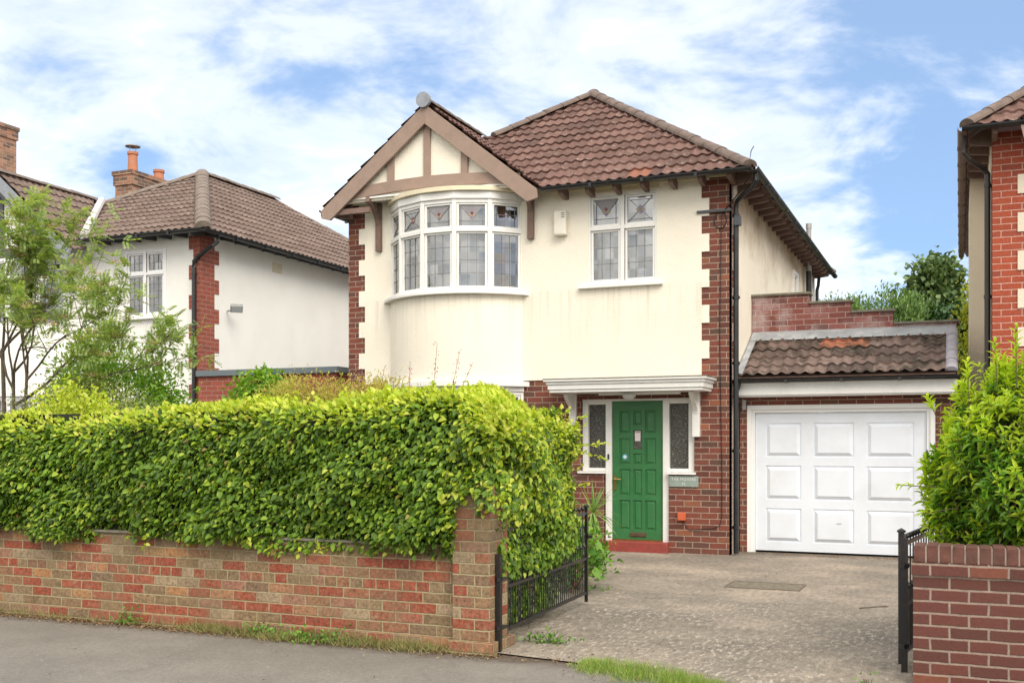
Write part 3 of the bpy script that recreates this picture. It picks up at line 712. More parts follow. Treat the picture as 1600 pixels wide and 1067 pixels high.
room(H, -8.3, -5.9, 14.62, 17.5, 3.2, 5.3); room(H, -5.6, -3.4, 14.62, 17.0, 3.2, 5.3); room(H, -8.3, -5.9, 14.62, 17.5, .3, 2.6)
lights([((-4.92, FY+.015), (-4.415, FY+.015), 3.79, 5.10, 4.60), ((-4.415, FY+.015), (-3.91, FY+.015), 3.79, 5.10, 4.60)], H, 'casement_window', stained=['V', 'Y'],
       behind=[[('blind', .12, 1), ('curtain', 0, .12)], [('blind', 0, 1)]], label='two light window with leaded glass and white sill')
MB().box(-5.06, -3.82, FY-.09, FY+.02, 3.745, 3.788).build('window_sill', WHITE, H, bevel=.004)
MB().box(-4.95, -3.88, FY-.035, FY+.01, 5.103, 5.17).build('window_head', CREAMP, H)

# main roof
EX0, EX1, EY0, EY1 = XL-.22, XR+.36, 14.10, BK+.35; pit = .71; RX = (EX0+EX1)/2; hw = (EX1-EX0)/2; AZ = EZ+hw*pit
sl = math.sqrt(1+pit*pit)
RO = bpy.data.objects.new('roof', None); sc.collection.objects.link(RO); RO.parent = H
GX0, GX1, GZ = -9.14, -5.55, 5.17; GRX = (GX0+GX1)/2; GRZ = 6.58; gp = (GRZ-GZ)/((GX1-GX0)/2); gs = math.sqrt(1+gp*gp)
vy = (GRZ-EZ)/pit      # how far back the gable ridge runs
oo = (GX1, EY0, EZ)
tiles('tiled_slope', oo, (1, 0, 0), (0, 1, pit), [(0, 0), (EX1-GX1, 0), (RX-GX1, hw*sl), (GRX-.1-GX1, vy*sl)], TILE, RO)
tiles('tiled_slope', (EX1, EY0, EZ), (0, 1, 0), (-1, 0, pit), [(0, 0), (EY1-EY0, 0), (EY1-EY0-hw, hw*sl), (hw, hw*sl)], TILE, RO)
tiles('tiled_slope', (EX0, EY1, EZ), (0, -1, 0), (1, 0, pit), [(0, 0), (EY1-EY0, 0), (EY1-EY0-hw, hw*sl), (hw, hw*sl)], TILE, RO)
tiles('tiled_slope', (EX1, EY1, EZ), (-1, 0, 0), (0, -1, pit), [(0, 0), (2*hw, 0), (hw, hw*sl)], TILE, RO)
gl_ = (GX1-GX0)/2*gs
GYF = 13.98
tiles('tiled_slope', (GX1, GYF, GZ), (0, 1, 0), (-1, 0, gp), [(0, 0), (.12, 0), (EY0+vy-GYF+.05, gl_), (0, gl_)], TILE, RO)
tiles('tiled_slope', (GX0, 16.6, GZ), (0, -1, 0), (1, 0, gp), [(0, 0), (16.6-GYF, 0), (16.6-GYF, gl_), (.2, gl_)], TILE, RO)
rd = MB()
ridge(rd, (EX1-.02, EY0+.02, EZ+.05), (RX, EY0+hw, AZ+.05)); ridge(rd, (EX0+2.0, EY0+2.0, EZ+2.0*pit+.05), (RX, EY0+hw, AZ+.05))
ridge(rd, (RX, EY0+hw, AZ+.06), (RX, EY1-hw, AZ+.06)); ridge(rd, (EX1, EY1, EZ+.05), (RX, EY1-hw, AZ+.05)); ridge(rd, (EX0, EY1, EZ+.05), (RX, EY1-hw, AZ+.05))
rd.build('ridge_tiles', RIDGE, RO)
rd = MB(); ridge(rd, (GRX, GYF-.02, GRZ+.04), (GRX, EY0+vy, GRZ+.04), r=.10); rd.build('ridge_tiles', RIDGE, RO)
# end cap of the gable ridge
cap = MB(); prof = [(.115*math.cos(a*math.pi/8), .115*math.sin(a*math.pi/8)) for a in range(16)]
cap.extrude(prof, (GRX, GYF-.05, GRZ+.045), Vector((1, 0, 0)), Z, (0, .06, 0)); cap.build('ridge_end_cap', GREYB, RO)
# lining under the roof tiles
lin = MB()
lin.add([(EX0+.03, EY0+.03, EZ-.0), (EX1-.03, EY0+.03, EZ-.0), (EX1-.03, EY1-.03, EZ), (EX0+.03, EY1-.03, EZ), (RX, EY0+hw, AZ-.03), (RX, EY1-hw, AZ-.03)],
        [(1, 2, 5, 4), (3, 0, 4, 5), (2, 3, 5)])
lin.add([(GX1+.0, EY0+.03, EZ), (EX1-.03, EY0+.03, EZ), (RX, EY0+hw, AZ-.03), (GRX, EY0+vy, GRZ-.03)], [(0, 1, 2, 3)])
lin.add([(GX0+.02, GYF+.02, GZ), (GRX, GYF+.02, GRZ-.02), (GRX, 16.5, GRZ-.02), (GX0+.02, 16.5, GZ)], [(0, 1, 2, 3)])
lin.add([(GX1-.02, GYF+.02, GZ), (GRX, GYF+.02, GRZ-.02), (GRX, 16.1, GRZ-.02), (GX1-.02, 14.2, GZ)], [(0, 1, 2, 3)])
lin.build('roof_boarding', BROWN, RO)
# rafter feet, gutters, downpipe
rf = MB(); rafters(rf, (-5.45, EY0, 0), (EX1-.1, EY0, 0), (0, 1, 0), EZ, 7, w_=.06); rafters(rf, (EX1, EY0+.2, 0), (EX1, EY1-.2, 0), (-1, 0, 0), EZ, 22)
rf.build_each('rafter_foot', BROWN, H)
sf = MB(); sf.box(-5.5, XR+.02, FY-.06, FY-.022, 5.17, 5.36); sf.build('wall_plate', CREAMP, H)
sf = MB(); sf.box(XR+.021, XR+.06, FY+.0, BK, 5.2, 5.36); sf.build('wall_plate', BROWN, H)
g = MB(); gutter(g, (-5.50, EY0-.045, EZ+.0), (EX1+.02, EY0-.045, EZ+.0)); g.build('gutter', BLACK, H)
g = MB(); gutter(g, (EX1+.045, EY0-.06, EZ+.0), (EX1+.045, EY1, EZ-.03)); g.build('gutter', GUT, H)
g = MB(); gutter(g, (GX0-.04, GYF+.06, GZ+.0), (GX0-.04, 16.4, GZ)); gutter(g, (EX0-.04, 15.6, EZ-.0), (EX0-.04, EY1, EZ-.03)); g.build('gutter', BLACK, H)
g = MB(); gutter(g, (GX1+.05, GYF+.03, GZ+.0), (GX1+.05, EY0-.03, GZ-.0), .05); g.build('gutter', BLACK, H)
dp = MB(); px_, py_ = XR+.075, FY+.085
dp.tube([(EX1+.04, EY0+.12, EZ-.04), (EX1+.04, EY0+.12, EZ-.14), (EX1-.02, EY0+.16, EZ-.22), (px_+.02, py_-.03, EZ-.33), (px_, py_, EZ-.42), (px_, py_, EZ-.6)], .034, 10)
dp.tube([(px_, py_, EZ-.55), (px_, py_, .02)], .037, 10)
for z in (4.62, 3.5, 2.6, 1.4, .35): dp.tube([(px_, py_, z), (px_, py_, z+.05)], .044, 10); dp.box(px_-.06, px_+.045, py_+.0, py_+.05, z+.01, z+.04)
dp.build('downpipe', BLACK, H, smooth=False)
MB().box(px_-.02, px_+.07, py_-.06, py_+.03, 4.50, 4.63).build('junction_box', DARKG, H, bevel=.006)
dp = MB(); dp.tube([(XR+.12, BK-.1, 5.05), (XR+.1, BK-.05, 4.9), (XR+.07, BK-.02, 4.8), (XR+.07, BK-.02, 0)], .036, 8); dp.build('downpipe', BLACK, H)
fl = MB(); fl.tube([(XR+.12, 21.75, 3.0), (XR+.12, 21.75, 4.95)], .055, 12); fl.build('soil_pipe', BLACK, H, label='dark lower length of the vent pipe')
fl = MB(); fl.tube([(XR+.12, 21.75, 4.94), (XR+.12, 21.75, 5.82)], .05, 12); fl.tube([(XR+.12, 21.75, 5.80), (XR+.12, 21.75, 5.9)], .058, 12); fl.build('vent_pipe', STEEL, H, label='grey vent pipe standing above the eaves')
lights([((XR+.03, 20.2), (XR+.03, 20.75), 3.6, 4.75, None)], H, 'casement_window', leadc=None, label='narrow window in the side wall')
# aerial stub at the corner
MB().tube([(EX1-.05, EY0+.1, EZ+.05), (EX1-.02, EY0+.1, EZ+.25), (EX1+.02, EY0+.08, EZ+.3)], .006, 6).build('wire_hook', BLACKP, H)

# gable: bargeboards, tie beam, timber studs, panel
bg_ = MB(); BYF = 13.985; bt = .045; bd = .23
for sgn, ex in ((-1, GX0), (1, GX1)):
    ax = Vector((1, 0, 0))
    foot = (ex+sgn*.0, GZ-.02); top = (GRX, GRZ-.005)
    n_ = Vector((-(top[1]-foot[1]), top[0]-foot[0])).normalized(); 
    if n_.y > 0: n_ = -n_
    pr = [foot, top, (top[0], top[1]-bd*gs), (foot[0]+n_[0]*bd*.9-sgn*.02, foot[1]+n_[1]*bd*.95), (foot[0]+sgn*.01, foot[1]-.13)]
    if sgn > 0: pr = pr[::-1]
    B_ = MB(); B_.extrude(pr, (0, BYF, 0), ax, Z, (0, bt, 0)); B_.build('bargeboard', BARGE, H, bevel=.004)
pan = MB(); PY = 14.10
pan.extrude([(GX0+.25, 5.24), (GX1-.25, 5.24), (GRX, GRZ-.06)], (0, PY, 0), Vector((1, 0, 0)), Z, (0, .05, 0)); pan.build('gable_panel', CREAM, H)
bm_ = MB(); TY = PY-.035
def tie(x): t = (x-GRX)/1.5; return 5.25+.10*(1-t*t)   # slightly arched lower edge
xs_ = [GRX-1.52+3.04*k/16 for k in range(17)]
poly = [(x, tie(x)) for x in xs_]+[(x, tie(x)+.17 if abs(x-GRX) < 1.45 else tie(x)+.14) for x in xs_[::-1]]
for k in range(16):
    x0, x1 = xs_[k], xs_[k+1]; bm_.extrude([(x0, tie(x0)), (x1, tie(x1)), (x1, tie(x1)+.17), (x0, tie(x0)+.17)], (0, TY-.01, 0), Vector((1, 0, 0)), Z, (0, .045, 0))
bm_.build('tie_beam', BARGE, H)
for dx, zt in ((0.0, 6.35), (-.62, 5.9), (.62, 5.9)):
    MB().box(GRX+dx-.055, GRX+dx+.055, TY-.004, TY+.03, tie(GRX+dx)+.165, zt).build('timber_stud', BARGE, H)
so = MB(); so.box(GX0+.22, GX1-.22, PY-.04, FY-.01, 5.275, 5.30); so.build('soffit', WHITE, H)
# brackets under the gable feet
for bx, lean in ((-8.36, -.03), (-5.80, 0)):
    b_ = MB(); b_.box(bx-.045, bx+.045, FY-.085, FY-.021, 4.52, 5.27)
    arc = []
    for k in range(9):
        a = k/8*math.pi/2; arc.append((-(.06+.36*(1-math.cos(a))), 4.72+.50*math.sin(a)))
    for k in range(8):
        (y0, z0), (y1, z1) = arc[k], arc[k+1]
        b_.add([(bx-.035, FY+y0, z0), (bx+.035, FY+y0, z0), (bx+.035, FY+y1, z1), (bx-.035, FY+y1, z1), (bx-.035, FY+y0+.06, z0+.07), (bx+.035, FY+y0+.06, z0+.07), (bx+.035, FY+y1+.03, z1+.08), (bx-.035, FY+y1+.03, z1+.08)],
               [(0, 1, 2, 3), (7, 6, 5, 4), (0, 3, 7, 4), (2, 1, 5, 6), (3, 2, 6, 7), (1, 0, 4, 5)])
    b_.build('bracket', BROWN, H)
MB().box(XL-.25, -8.32, FY-.42, FY-.36, 5.06, 5.14).build('purlin_end', BROWN, H)
rf = MB(); rafters(rf, (GX0, 14.1, 0), (GX0, 16.4, 0), (1, 0, 0), GZ, 5); rf.build_each('rafter_foot', BROWN, H)

# alarm box, cable and coil, bar, socket
ab = MB(); ab.extrude([(0, 0), (.19, 0), (.19, .36), (0, .36)], (-5.42, FY-.13, 4.53), Vector((1, 0, 0)), Z, (0, .105, 0)); 
AB = ab.build('alarm_box', simple('cream plastic', (.78, .74, .64), .5, .06, 6, dirt=(.5, .42, .28), dirtamt=.3), H, bevel=.02)
sl_ = MB()
for k in range(3): sl_.box(-5.30, -5.245, FY-.134, FY-.128, 4.78+.03*k, 4.79+.03*k)
sl_.build_each('louvre', DARKG, AB)
cb = MB(); cb.tube([(-3.02+.085*math.cos(a*.3927), FY-.012+.004*math.sin(a*2.1), 4.58+.11*math.sin(a*.3927)) for a in range(33)], .006, 5)
cb.tube([(-2.86, FY-.03, 4.80), (-3.0, FY-.015, 4.66), (-3.01, FY-.012, 4.4), (-3.03, FY-.012, 3.0), (-3.0, FY-.012, 1.2), (-3.0, FY-.012, .52), (-3.03, FY-.014, .40), (-3.12, FY-.014, .36), (-3.45, FY-.014, .33), (-3.53, FY-.014, .42), (-3.55, FY-.014, .5)], .005, 5)
cb.tube([(-3.0, FY-.03, 4.66), (-2.8, FY-.08, 4.86), (-2.5, 14.06, 5.12)], .01, 5)
cb.build('cable', BLACKP, H)
MB().box(-3.34, -2.87, FY-.05, FY-.02, 4.69, 4.725).build('cable_bar', DARKG, H)
MB().box(-3.61, -3.50, FY-.055, FY-.001, .46, .57).build('outdoor_socket', ORANGE, H, bevel=.006)

# door set
DY = FY+.10
fr = MB()
def fbox(x0, x1, z0, z1, y0=DY-.06, y1=DY+.04): fr.box(x0, x1, y0, y1, z0, z1)
fbox(-5.03, -4.945, 1.13, 2.13); fbox(-4.68, -4.59, .0, 2.13, DY-.065); fbox(-3.84, -3.75, .0, 2.13, DY-.065); fbox(-3.475, -3.39, 1.13, 2.13)
fbox(-5.03, -3.39, 2.13, 2.20, DY-.068)
fbox(-4.945, -4.68, 2.085, 2.13, DY-.055); fbox(-3.75, -3.475, 2.085, 2.13, DY-.055)
fbox(-4.945, -4.68, 1.13, 1.175, DY-.055); fbox(-3.75, -3.475, 1.13, 1.175, DY-.055)
fr.build('door_frame', WHITE, H, bevel=.004)
s_ = MB(); s_.box(-5.08, -4.68, DY-.15, DY+.0, 1.095, 1.128); s_.box(-3.76, -3.36, DY-.15, DY+.0, 1.095, 1.128); s_.build_each('sidelight_sill', WHITE, H, bevel=.003)
for x0, x1 in ((-4.945, -4.68), (-3.75, -3.475)): MB().box(x0, x1, DY, DY+.01, 1.175, 2.085).build('sidelight', OBSC, H)
D = MB(); dx0, dx1, dz0, dz1 = -4.588, -3.842, .165, 2.128
# door leaf as a grid of stiles and rails with sunk panels
cx = [dx0, dx0+.11, dx0+.285, dx0+.33, dx1-.33+.0, dx1-.285, dx1-.11, dx1]
# columns: panel cols
pc = [(dx0+.105, dx0+.265), (dx0+.31, dx1-.31), (dx1-.265, dx1-.105)]
rowsz = {0: [(.30, .72), (.79, 1.16), (1.23, 1.60), (1.67, 2.0)], 1: [(.30, .72), (.79, 1.16), (1.23, 1.385), (1.78, 2.0)], 2: [(.30, .72), (.79, 1.16), (1.23, 1.60), (1.67, 2.0)]}
ph = [(pc[c][0], pc[c][1], a, b) for c in range(3) for a, b in rowsz[c]]; glz = (pc[1][0], pc[1][1], 1.445, 1.715)
allh = ph+[glz]
xs = sorted({dx0, dx1}|{h[0] for h in allh}|{h[1] for h in allh}); zs = sorted({dz0, dz1}|{h[2] for h in allh}|{h[3] for h in allh})
cells(D, xs, zs, lambda x, z: not inh(x, z, allh), lambda x, z, d: (x, DY-.03+d, z), .018)
for (a, b, c, d) in ph:
    i = .018; y0, y1 = DY-.012, DY-.024
    D.add([(a, y0, c), (b, y0, c), (b, y0, d), (a, y0, d), (a+i, y0, c+i), (b-i, y0, c+i), (b-i, y0, d-i), (a+i, y0, d-i), (a+2*i, y1, c+2*i), (b-2*i, y1, c+2*i), (b-2*i, y1, d-2*i), (a+2*i, y1, d-2*i)],
          [(0, 1, 5, 4), (1, 2, 6, 5), (2, 3, 7, 6), (3, 0, 4, 7), (4, 5, 9, 8), (5, 6, 10, 9), (6, 7, 11, 10), (7, 4, 8, 11), (8, 9, 10, 11)])
DO = D.build('front_door', GREEN, H)
MB().box(glz[0], glz[1], DY-.014, DY-.01, glz[2], glz[3]).build('door_pane', OBSC, DO)
MB().box(glz[0]+.02, glz[1]-.025, DY-.0175, DY-.0155, 1.56, 1.70).build('notice', PAPER, DO)
MB().box(glz[0]+.028, glz[1]-.033, DY-.019, DY-.0177, 1.68, 1.69).build('notice_heading', STR, DO)
lp = MB(); lp.box(dx0+.26, dx0+.50, DY-.040, DY-.03, .20, .265); lp.box(dx0+.275, dx0+.485, DY-.046, DY-.04, .212, .252); lp.build('letterbox', simple('worn brown metal', (.16, .11, .07), .45, .2, 9, metal=.5), DO, bevel=.002)
hd = MB(); hd.box(dx0+.022, dx0+.058, DY-.040, DY-.03, .86, 1.07); hd.tube([(dx0+.04, DY-.04, 1.02), (dx0+.04, DY-.08, 1.02)], .012, 8); hd.tube([(dx0+.035, DY-.08, 1.02), (dx0+.14, DY-.08, 1.015)], .010, 8); hd.build('handle', BRASS, DO)
st = MB(); st.extrude([(.037*math.cos(a*math.pi/10), .037*math.sin(a*math.pi/10)) for a in range(20)], (dx0+.185, DY-.0275, 1.335), Vector((1, 0, 0)), Z, (0, .002, 0)); st.build('round_sticker', STICK, DO)
st = MB(); st.extrude([(.022*math.cos(a*math.pi/10), .022*math.sin(a*math.pi/10)) for a in range(20)], (dx0+.185, DY-.0295, 1.335), Vector((1, 0, 0)), Z, (0, .0015, 0)); st.build('sticker_centre', LETTER, DO)
MB().box(dx0-.06, dx0-.035, DY-.082, DY-.066, 1.30, 1.375).build('doorbell', BLACK, H, bevel=.004)
MB().box(dx0-.0, dx1+.0, DY-.05, DY+.02, .15, .163).build('threshold_strip', BRASS, H)
MB().box(-4.66, -3.74, DY-.20, DY-.066, -.01, .145).box(dx0-.0, dx1+.0, DY-.068, DY+.02, -.01, .148).build('doorstep', REDST, H, bevel=.012)
MB().box(-3.735, -3.325, FY-.022, FY-.001, .925, 1.075).build('name_plate', PLATE, H, bevel=.002, label='small grey green name sign beneath the sidelight')
# lettering of the name plate
def text(body, x, z, size, y, parent, name='lettering', mat=LETTER):
    cu = bpy.data.curves.new(name, 'FONT'); cu.body = body; cu.size = size; cu.align_x = 'CENTER'; cu.extrude = .001; cu.space_character = 1.15
    t = bpy.data.objects.new('tmp', cu); sc.collection.objects.link(t)
    dg = bpy.context.evaluated_depsgraph_get(); me = bpy.data.meshes.new_from_object(t.evaluated_get(dg)); bpy.data.objects.remove(t)
    L = rootloc(parent)
    me.transform(Matrix.Translation(Vector((x, y, z))-L) @ Matrix.Rotation(R(90), 4, 'X'))
    me.materials.clear(); return link(name, me, mat, parent)
text('THE MOXERS', -3.53, 1.015, .052, FY-.0235, H); text('43', -3.53, .95, .05, FY-.0235, H)
# canopy
cn = MB(); c0, c1 = -5.34, -3.10
cn.box(c0+.04, c1-.04, FY-.60, FY-.021, 2.235, 2.275); cn.box(c0+.02, c1-.02, FY-.62, FY-.0211, 2.276, 2.345); cn.box(c0, c1, FY-.64, FY-.0212, 2.346, 2.385); cn.box(c0-.03, c1+.03, FY-.67, FY-.0213, 2.386, 2.415)
cn.build('door_canopy', WHITE, H, bevel=.006)
MB().box(c0-.035, c1+.035, FY-.675, FY-.022, 2.4155, 2.428).build('canopy_felt', STONE, H)
MB().box(-4.66, -3.5, FY-.35, FY-.30, 2.2, 2.234).build('canopy_batten', WHITE, H)
lamp = MB(); lamp.lathe([(.0, -.07), (.06, -.06), (.09, -.03), (.10, 0)], (-4.22, FY-.34, 2.199), 14); lamp.build('porch_light', simple('frosted lamp glass', (.6, .6, .58), .2, .05, 5), H)
for bx in (-3.40, -5.20):
    b_ = MB(); b_.box(bx+.0, bx+.10, FY-.06, FY-.001, 1.62, 2.234)
    arc = [(-.06-.30*math.sin(k/10*math.pi/2)**1.6, 1.93+.30*(k/10)**.8) for k in range(11)]
    for k in range(10):
        (y0, z0), (y1, z1) = arc[k], arc[k+1]
        b_.add([(bx+.02, FY+y0, z0), (bx+.08, FY+y0, z0), (bx+.08, FY+y1, z1), (bx+.02, FY+y1, z1), (bx+.02, FY-.055, z0+.02), (bx+.08, FY-.055, z0+.02), (bx+.08, FY-.055, z1+.02), (bx+.02, FY-.055, z1+.02)],
               [(0, 1, 2, 3), (7, 6, 5, 4), (0, 3, 7, 4), (2, 1, 5, 6), (3, 2, 6, 7), (1, 0, 4, 5)])
    b_.build('canopy_bracket', WHITE, H)

# ------------------------------------------------------------------ garage
G_ = empty('garage', (-1.45, 15.05, 0), 'attached garage with white panelled door, mossy tiled lean-to roof and stepped brick parapet', 'garage')
GX_0, GX_1 = -2.86, -.05; GF = 15.0
gw = MB(); gh_ = [(-2.76, -.30, -.06, 2.06)]
cells(gw, [GX_0, -2.76, -.30, GX_1], [-.05, 2.06, 2.40], lambda x, z: not inh(x, z, gh_), lambda x, z, d: (x, GF+d, z), .22)
gw.add([(GX_1, GF, -.05), (GX_1, 22, -.05), (GX_1, 22, 3.0), (GX_1, 16.1, 3.0), (GX_1, GF, 2.4)], [(0, 1, 2, 3, 4)])
gw.build('brick_wall', BRICK, G_)
gf = MB()
gf.box(-2.76, -2.70, GF-.01, GF+.10, 0, 2.06); gf.box(-.36, -.30, GF-.01, GF+.10, 0, 2.06); gf.box(-2.70, -.36, GF-.01, GF+.10, 2.0, 2.06)
gf.box(-2.70, -2.655, GF+.02, GF+.09, 0, 2.0); gf.box(-.405, -.36, GF+.02, GF+.09, 0, 2.0); gf.box(-2.655, -.405, GF+.02, GF+.09, 1.955, 2.0)
gf.build('door_frame', UPVC, G_, bevel=.003)
gd = MB(); a0, a1, b0, b1 = -2.652, -.408, .03, 1.952; gy = GF+.06
cols = [(a0+.17, a0+.62), (a0+.835, a0+1.30), (a0+1.545, a0+2.02)]; rws = [(.16, .56), (.78, 1.20), (1.40, 1.80)]
rws = [(.155, .62), (.745, 1.215), (1.34, 1.81)]
cols = [(a0+.145, a0+.625), (a0+.79, a0+1.325), (a0+1.49, a0+2.09)]
hs_ = [(c[0], c[1], r[0], r[1]) for c in cols for r in rws]
xs = sorted({a0, a1}|{h[0] for h in hs_}|{h[1] for h in hs_}); zs = sorted({b0, b1}|{h[2] for h in hs_}|{h[3] for h in hs_})
cells(gd, xs, zs, lambda x, z: not inh(x, z, hs_), lambda x, z, d: (x, gy+d, z), .012)
for (a, b, c, d) in hs_:
    i = .012; j = .058; y0, y1, y2 = gy+.012, gy-.002, gy-.016
    gd.add([(a, y0, c), (b, y0, c), (b, y0, d), (a, y0, d), (a+i, y0, c+i), (b-i, y0, c+i), (b-i, y0, d-i), (a+i, y0, d-i), (a+j, y2, c+j), (b-j, y2, c+j), (b-j, y2, d-j), (a+j, y2, d-j)],
          [(0, 1, 5, 4), (1, 2, 6, 5), (2, 3, 7, 6), (3, 0, 4, 7), (4, 5, 9, 8), (5, 6, 10, 9), (6, 7, 11, 10), (7, 4, 8, 11), (8, 9, 10, 11)])
GD = gd.build('garage_door', GDOOR, G_)
MB().box(-1.55, -1.49, gy-.022, gy-.0165, .43, .437).build('door_maker_mark', STEEL, GD)
MB().box(GX_0+.01, GX_1+.02, GF-.30, GF-.27, 2.19, 2.36).build('fascia', WHITE, G_, bevel=.003)
MB().box(GX_0+.01, GX_1+.02, GF-.272, GF-.001, 2.17, 2.19).build('soffit', WHITE, G_)
gp_ = .50; go = (GX_0+.0, GF-.34, 2.44); gsl = math.sqrt(1+gp_**2); gd_ = (16.0-(GF-.34))*gsl
tiles('tiled_roof', go, (1, 0, 0), (0, 1, gp_), [(0.07, 0), (2.72, 0), (2.72, gd_-.22), (.07, gd_-.22)], TILEG, G_, per=.157, amp=.034)
fl_ = MB(); zt = 2.44+gp_*(16.0-(GF-.34))
def slp(y): return 2.44+gp_*(y-(GF-.34))
fl_.add([(GX_0, 15.74, slp(15.74)+.055), (GX_1+.0, 15.74, slp(15.74)+.055), (GX_1+.0, 16.01, slp(16.0)+.08), (GX_0, 16.01, slp(16.0)+.08)], [(0, 1, 2, 3)])
fl_.add([(GX_0, 14.70, slp(14.7)+.03), (GX_0+.09, 14.70, slp(14.7)+.03), (GX_0+.09, 15.74, slp(15.74)+.05), (GX_0, 15.74, slp(15.74)+.05)], [(0, 1, 2, 3)])
fl_.build('lead_flashing', LEAD, G_)
vg = MB(); ridge(vg, (GX_1-.05, 14.66, slp(14.66)+.04), (GX_1-.05, 15.9, slp(15.9)+.06), r=.075, seg=.3); vg.build('verge_tiles', simple('grey verge tile', (.36, .34, .38), .8, .2, 8), G_)
ul_ = MB(); ul_.add([(GX_0, GF-.33, 2.42), (GX_1, GF-.33, 2.42), (GX_1, 16.0, slp(16)-.03), (GX_0, 16.0, slp(16)-.03)], [(0, 1, 2, 3)]); ul_.build('roof_boarding', BROWN, G_)
g = MB(); gutter(g, (GX_0-.03, GF-.385, 2.40), (GX_1+.05, GF-.385, 2.40), .05); g.build('gutter', BLACK, G_)
dp = MB(); dp.tube([(GX_0+.06, GF-.38, 2.36), (GX_0+.04, GF-.38, 2.28), (GX_0+.0, GF-.36, 2.18), (px_+.02, py_+.02, 2.08)], .033, 8); dp.build('downpipe', BLACK, G_)
MB().box(-2.82, -2.77, GF-.05, GF-.001, 2.0, 2.14).build('bracket', STEEL, G_)
PYW = 16.0
pw_ = MB(); steps = [(-2.87, -2.05, 3.715), (-2.05, -1.46, 3.57), (-1.46, -.88, 3.41), (-.88, -.04, 3.22)]
for x0, x1, zt_ in steps: pw_.box(x0, x1, PYW, PYW+.22, 2.0, zt_)
PW = pw_.build('parapet', BRICKP, G_)
cp = MB()
for k, (x0, x1, zt_) in enumerate(steps): cp.box(x0+.012 if k else x0-.01, x1+.03, PYW-.035, PYW+.25, zt_+.001, zt_+.035)
cp.build('coping', STONE, PW, bevel=.006)
MB().box(GX_0, GX_1-.01, PYW+.3, 22, 2.7, 2.8).build('flat_roof', LEAD, G_)

# ------------------------------------------------------------------ left neighbour house
LH = empty('detached_house', (-15.2, 15.1, 0), 'white rendered neighbouring house with orange brick corner, brown hipped roof and two brick chimneys', 'house')
LF = 15.12; LXR = -12.42; LXL = -19.2
lw = MB(); lhole = [(-14.10, -13.20, 3.82, 5.03)]; 
cells(lw, sorted({LXL, LXR, -14.10, -13.20}), [-.05, 3.82, 5.03, 5.4], lambda x, z: not inh(x, z, lhole), lambda x, z, d: (x, LF+d, z), .12)
lw.add([(LXR, LF, -.05), (LXR, 24, -.05), (LXR, 24, 5.4), (LXR, LF, 5.4)], [(0, 1, 2, 3)])
lw.add([(LXL, 24, -.05), (LXL, LF, -.05), (LXL, LF, 5.4), (LXL, 24, 5.4)], [(0, 1, 2, 3)]); lw.add([(LXR, 24, -.05), (LXL, 24, -.05), (LXL, 24, 5.4), (LXR, 24, 5.4)], [(0, 1, 2, 3)])
lw.build('rendered_wall', WHITER, LH)
lq = MB()
lq.box(-12.56, LXR+.012, LF-.012, 15.50, -.05, 5.3)
k = 0; z = .2
while z < 5.2:
    if k % 2 == 0: lq.box(-12.66, -12.56, LF-.011, LF+.05, z, min(z+.25, 5.3)); lq.box(LXR-.05, LXR+.011, 15.50, 15.63, max(z-.22, 0), z+.03)
    z += .265; k += 1
lq.build('brick_quoins', BRICKO, LH)
lights([((-14.10, LF+.01), (-13.65, LF+.01), 3.82, 5.03, 4.60), ((-13.65, LF+.01), (-13.20, LF+.01), 3.82, 5.03, 4.60)], LH, 'casement_window', frame_mat=UPVC, leadc=(.1, .13), label='white framed leaded window beyond the tree')
MB().box(-14.16, -13.14, LF-.08, LF+.01, 3.775, 3.818).build('window_sill', WHITE, LH)
room(LH, -14.4, -12.9, LF+.15, LF+2, 3.4, 5.2)
ex0, ex1, ey0, ey1 = LXL-.35, LXR+.35, LF-.36, 24.35; lrx = (ex0+ex1)/2; lhw = (ex1-ex0)/2; lpt = 2.28/lhw; lz = 5.24; laz = lz+2.28
# ridge apex is near the front; the hip is mirrored from the main house
lrx = -15.24; lhw2 = ex1-lrx; RI = 2.12; lp1 = RI/lhw2; dyh = 3.85; lp2 = RI/dyh; lwx = lrx-RI/lp1
LR = bpy.data.objects.new('roof', None); sc.collection.objects.link(LR); LR.parent = LH
s1 = math.sqrt(1+lp1**2); s2 = math.sqrt(1+lp2**2); ap = lz+RI
vx0 = -14.75
tiles('tiled_slope', (ex1, ey0, lz), (0, 1, 0), (-1, 0, lp1), [(0, 0), (ey1-ey0, 0), (9.0-2.4, lhw2*s1), (dyh, lhw2*s1)], TILEL, LR)
tiles('tiled_slope', (vx0, ey0, lz), (1, 0, 0), (0, 1, lp2), [(0, 0), (ex1-vx0, 0), (lrx-vx0, dyh*s2), (lwx+1.3-vx0, 1.5*s2)], TILEL, LR)
tiles('tiled_slope', (lwx, ey1, lz), (0, -1, 0), (1, 0, lp1), [(0, 0), (ey1-ey0, 0), (ey1-ey0-dyh, (lrx-lwx)*s1), (2.6, (lrx-lwx)*s1)], TILEL, LR)
rd = MB(); ridge(rd, (ex1, ey0, lz+.05), (lrx, ey0+dyh, ap+.06), r=.14, up=Vector((0, -.3, 1))); ridge(rd, (lrx, ey0+dyh, ap+.05), (lrx, ey0+6.6, ap+.05)); ridge(rd, (lrx-.1, ey0+6.5, ap+.04), (ex1, ey1, lz+.04)); ridge(rd, (lrx, ey0+dyh, ap+.05), (lwx+.8, ey0+1.0, lz+.55), r=.10)
rd.build('ridge_tiles', RIDGEL, LR)
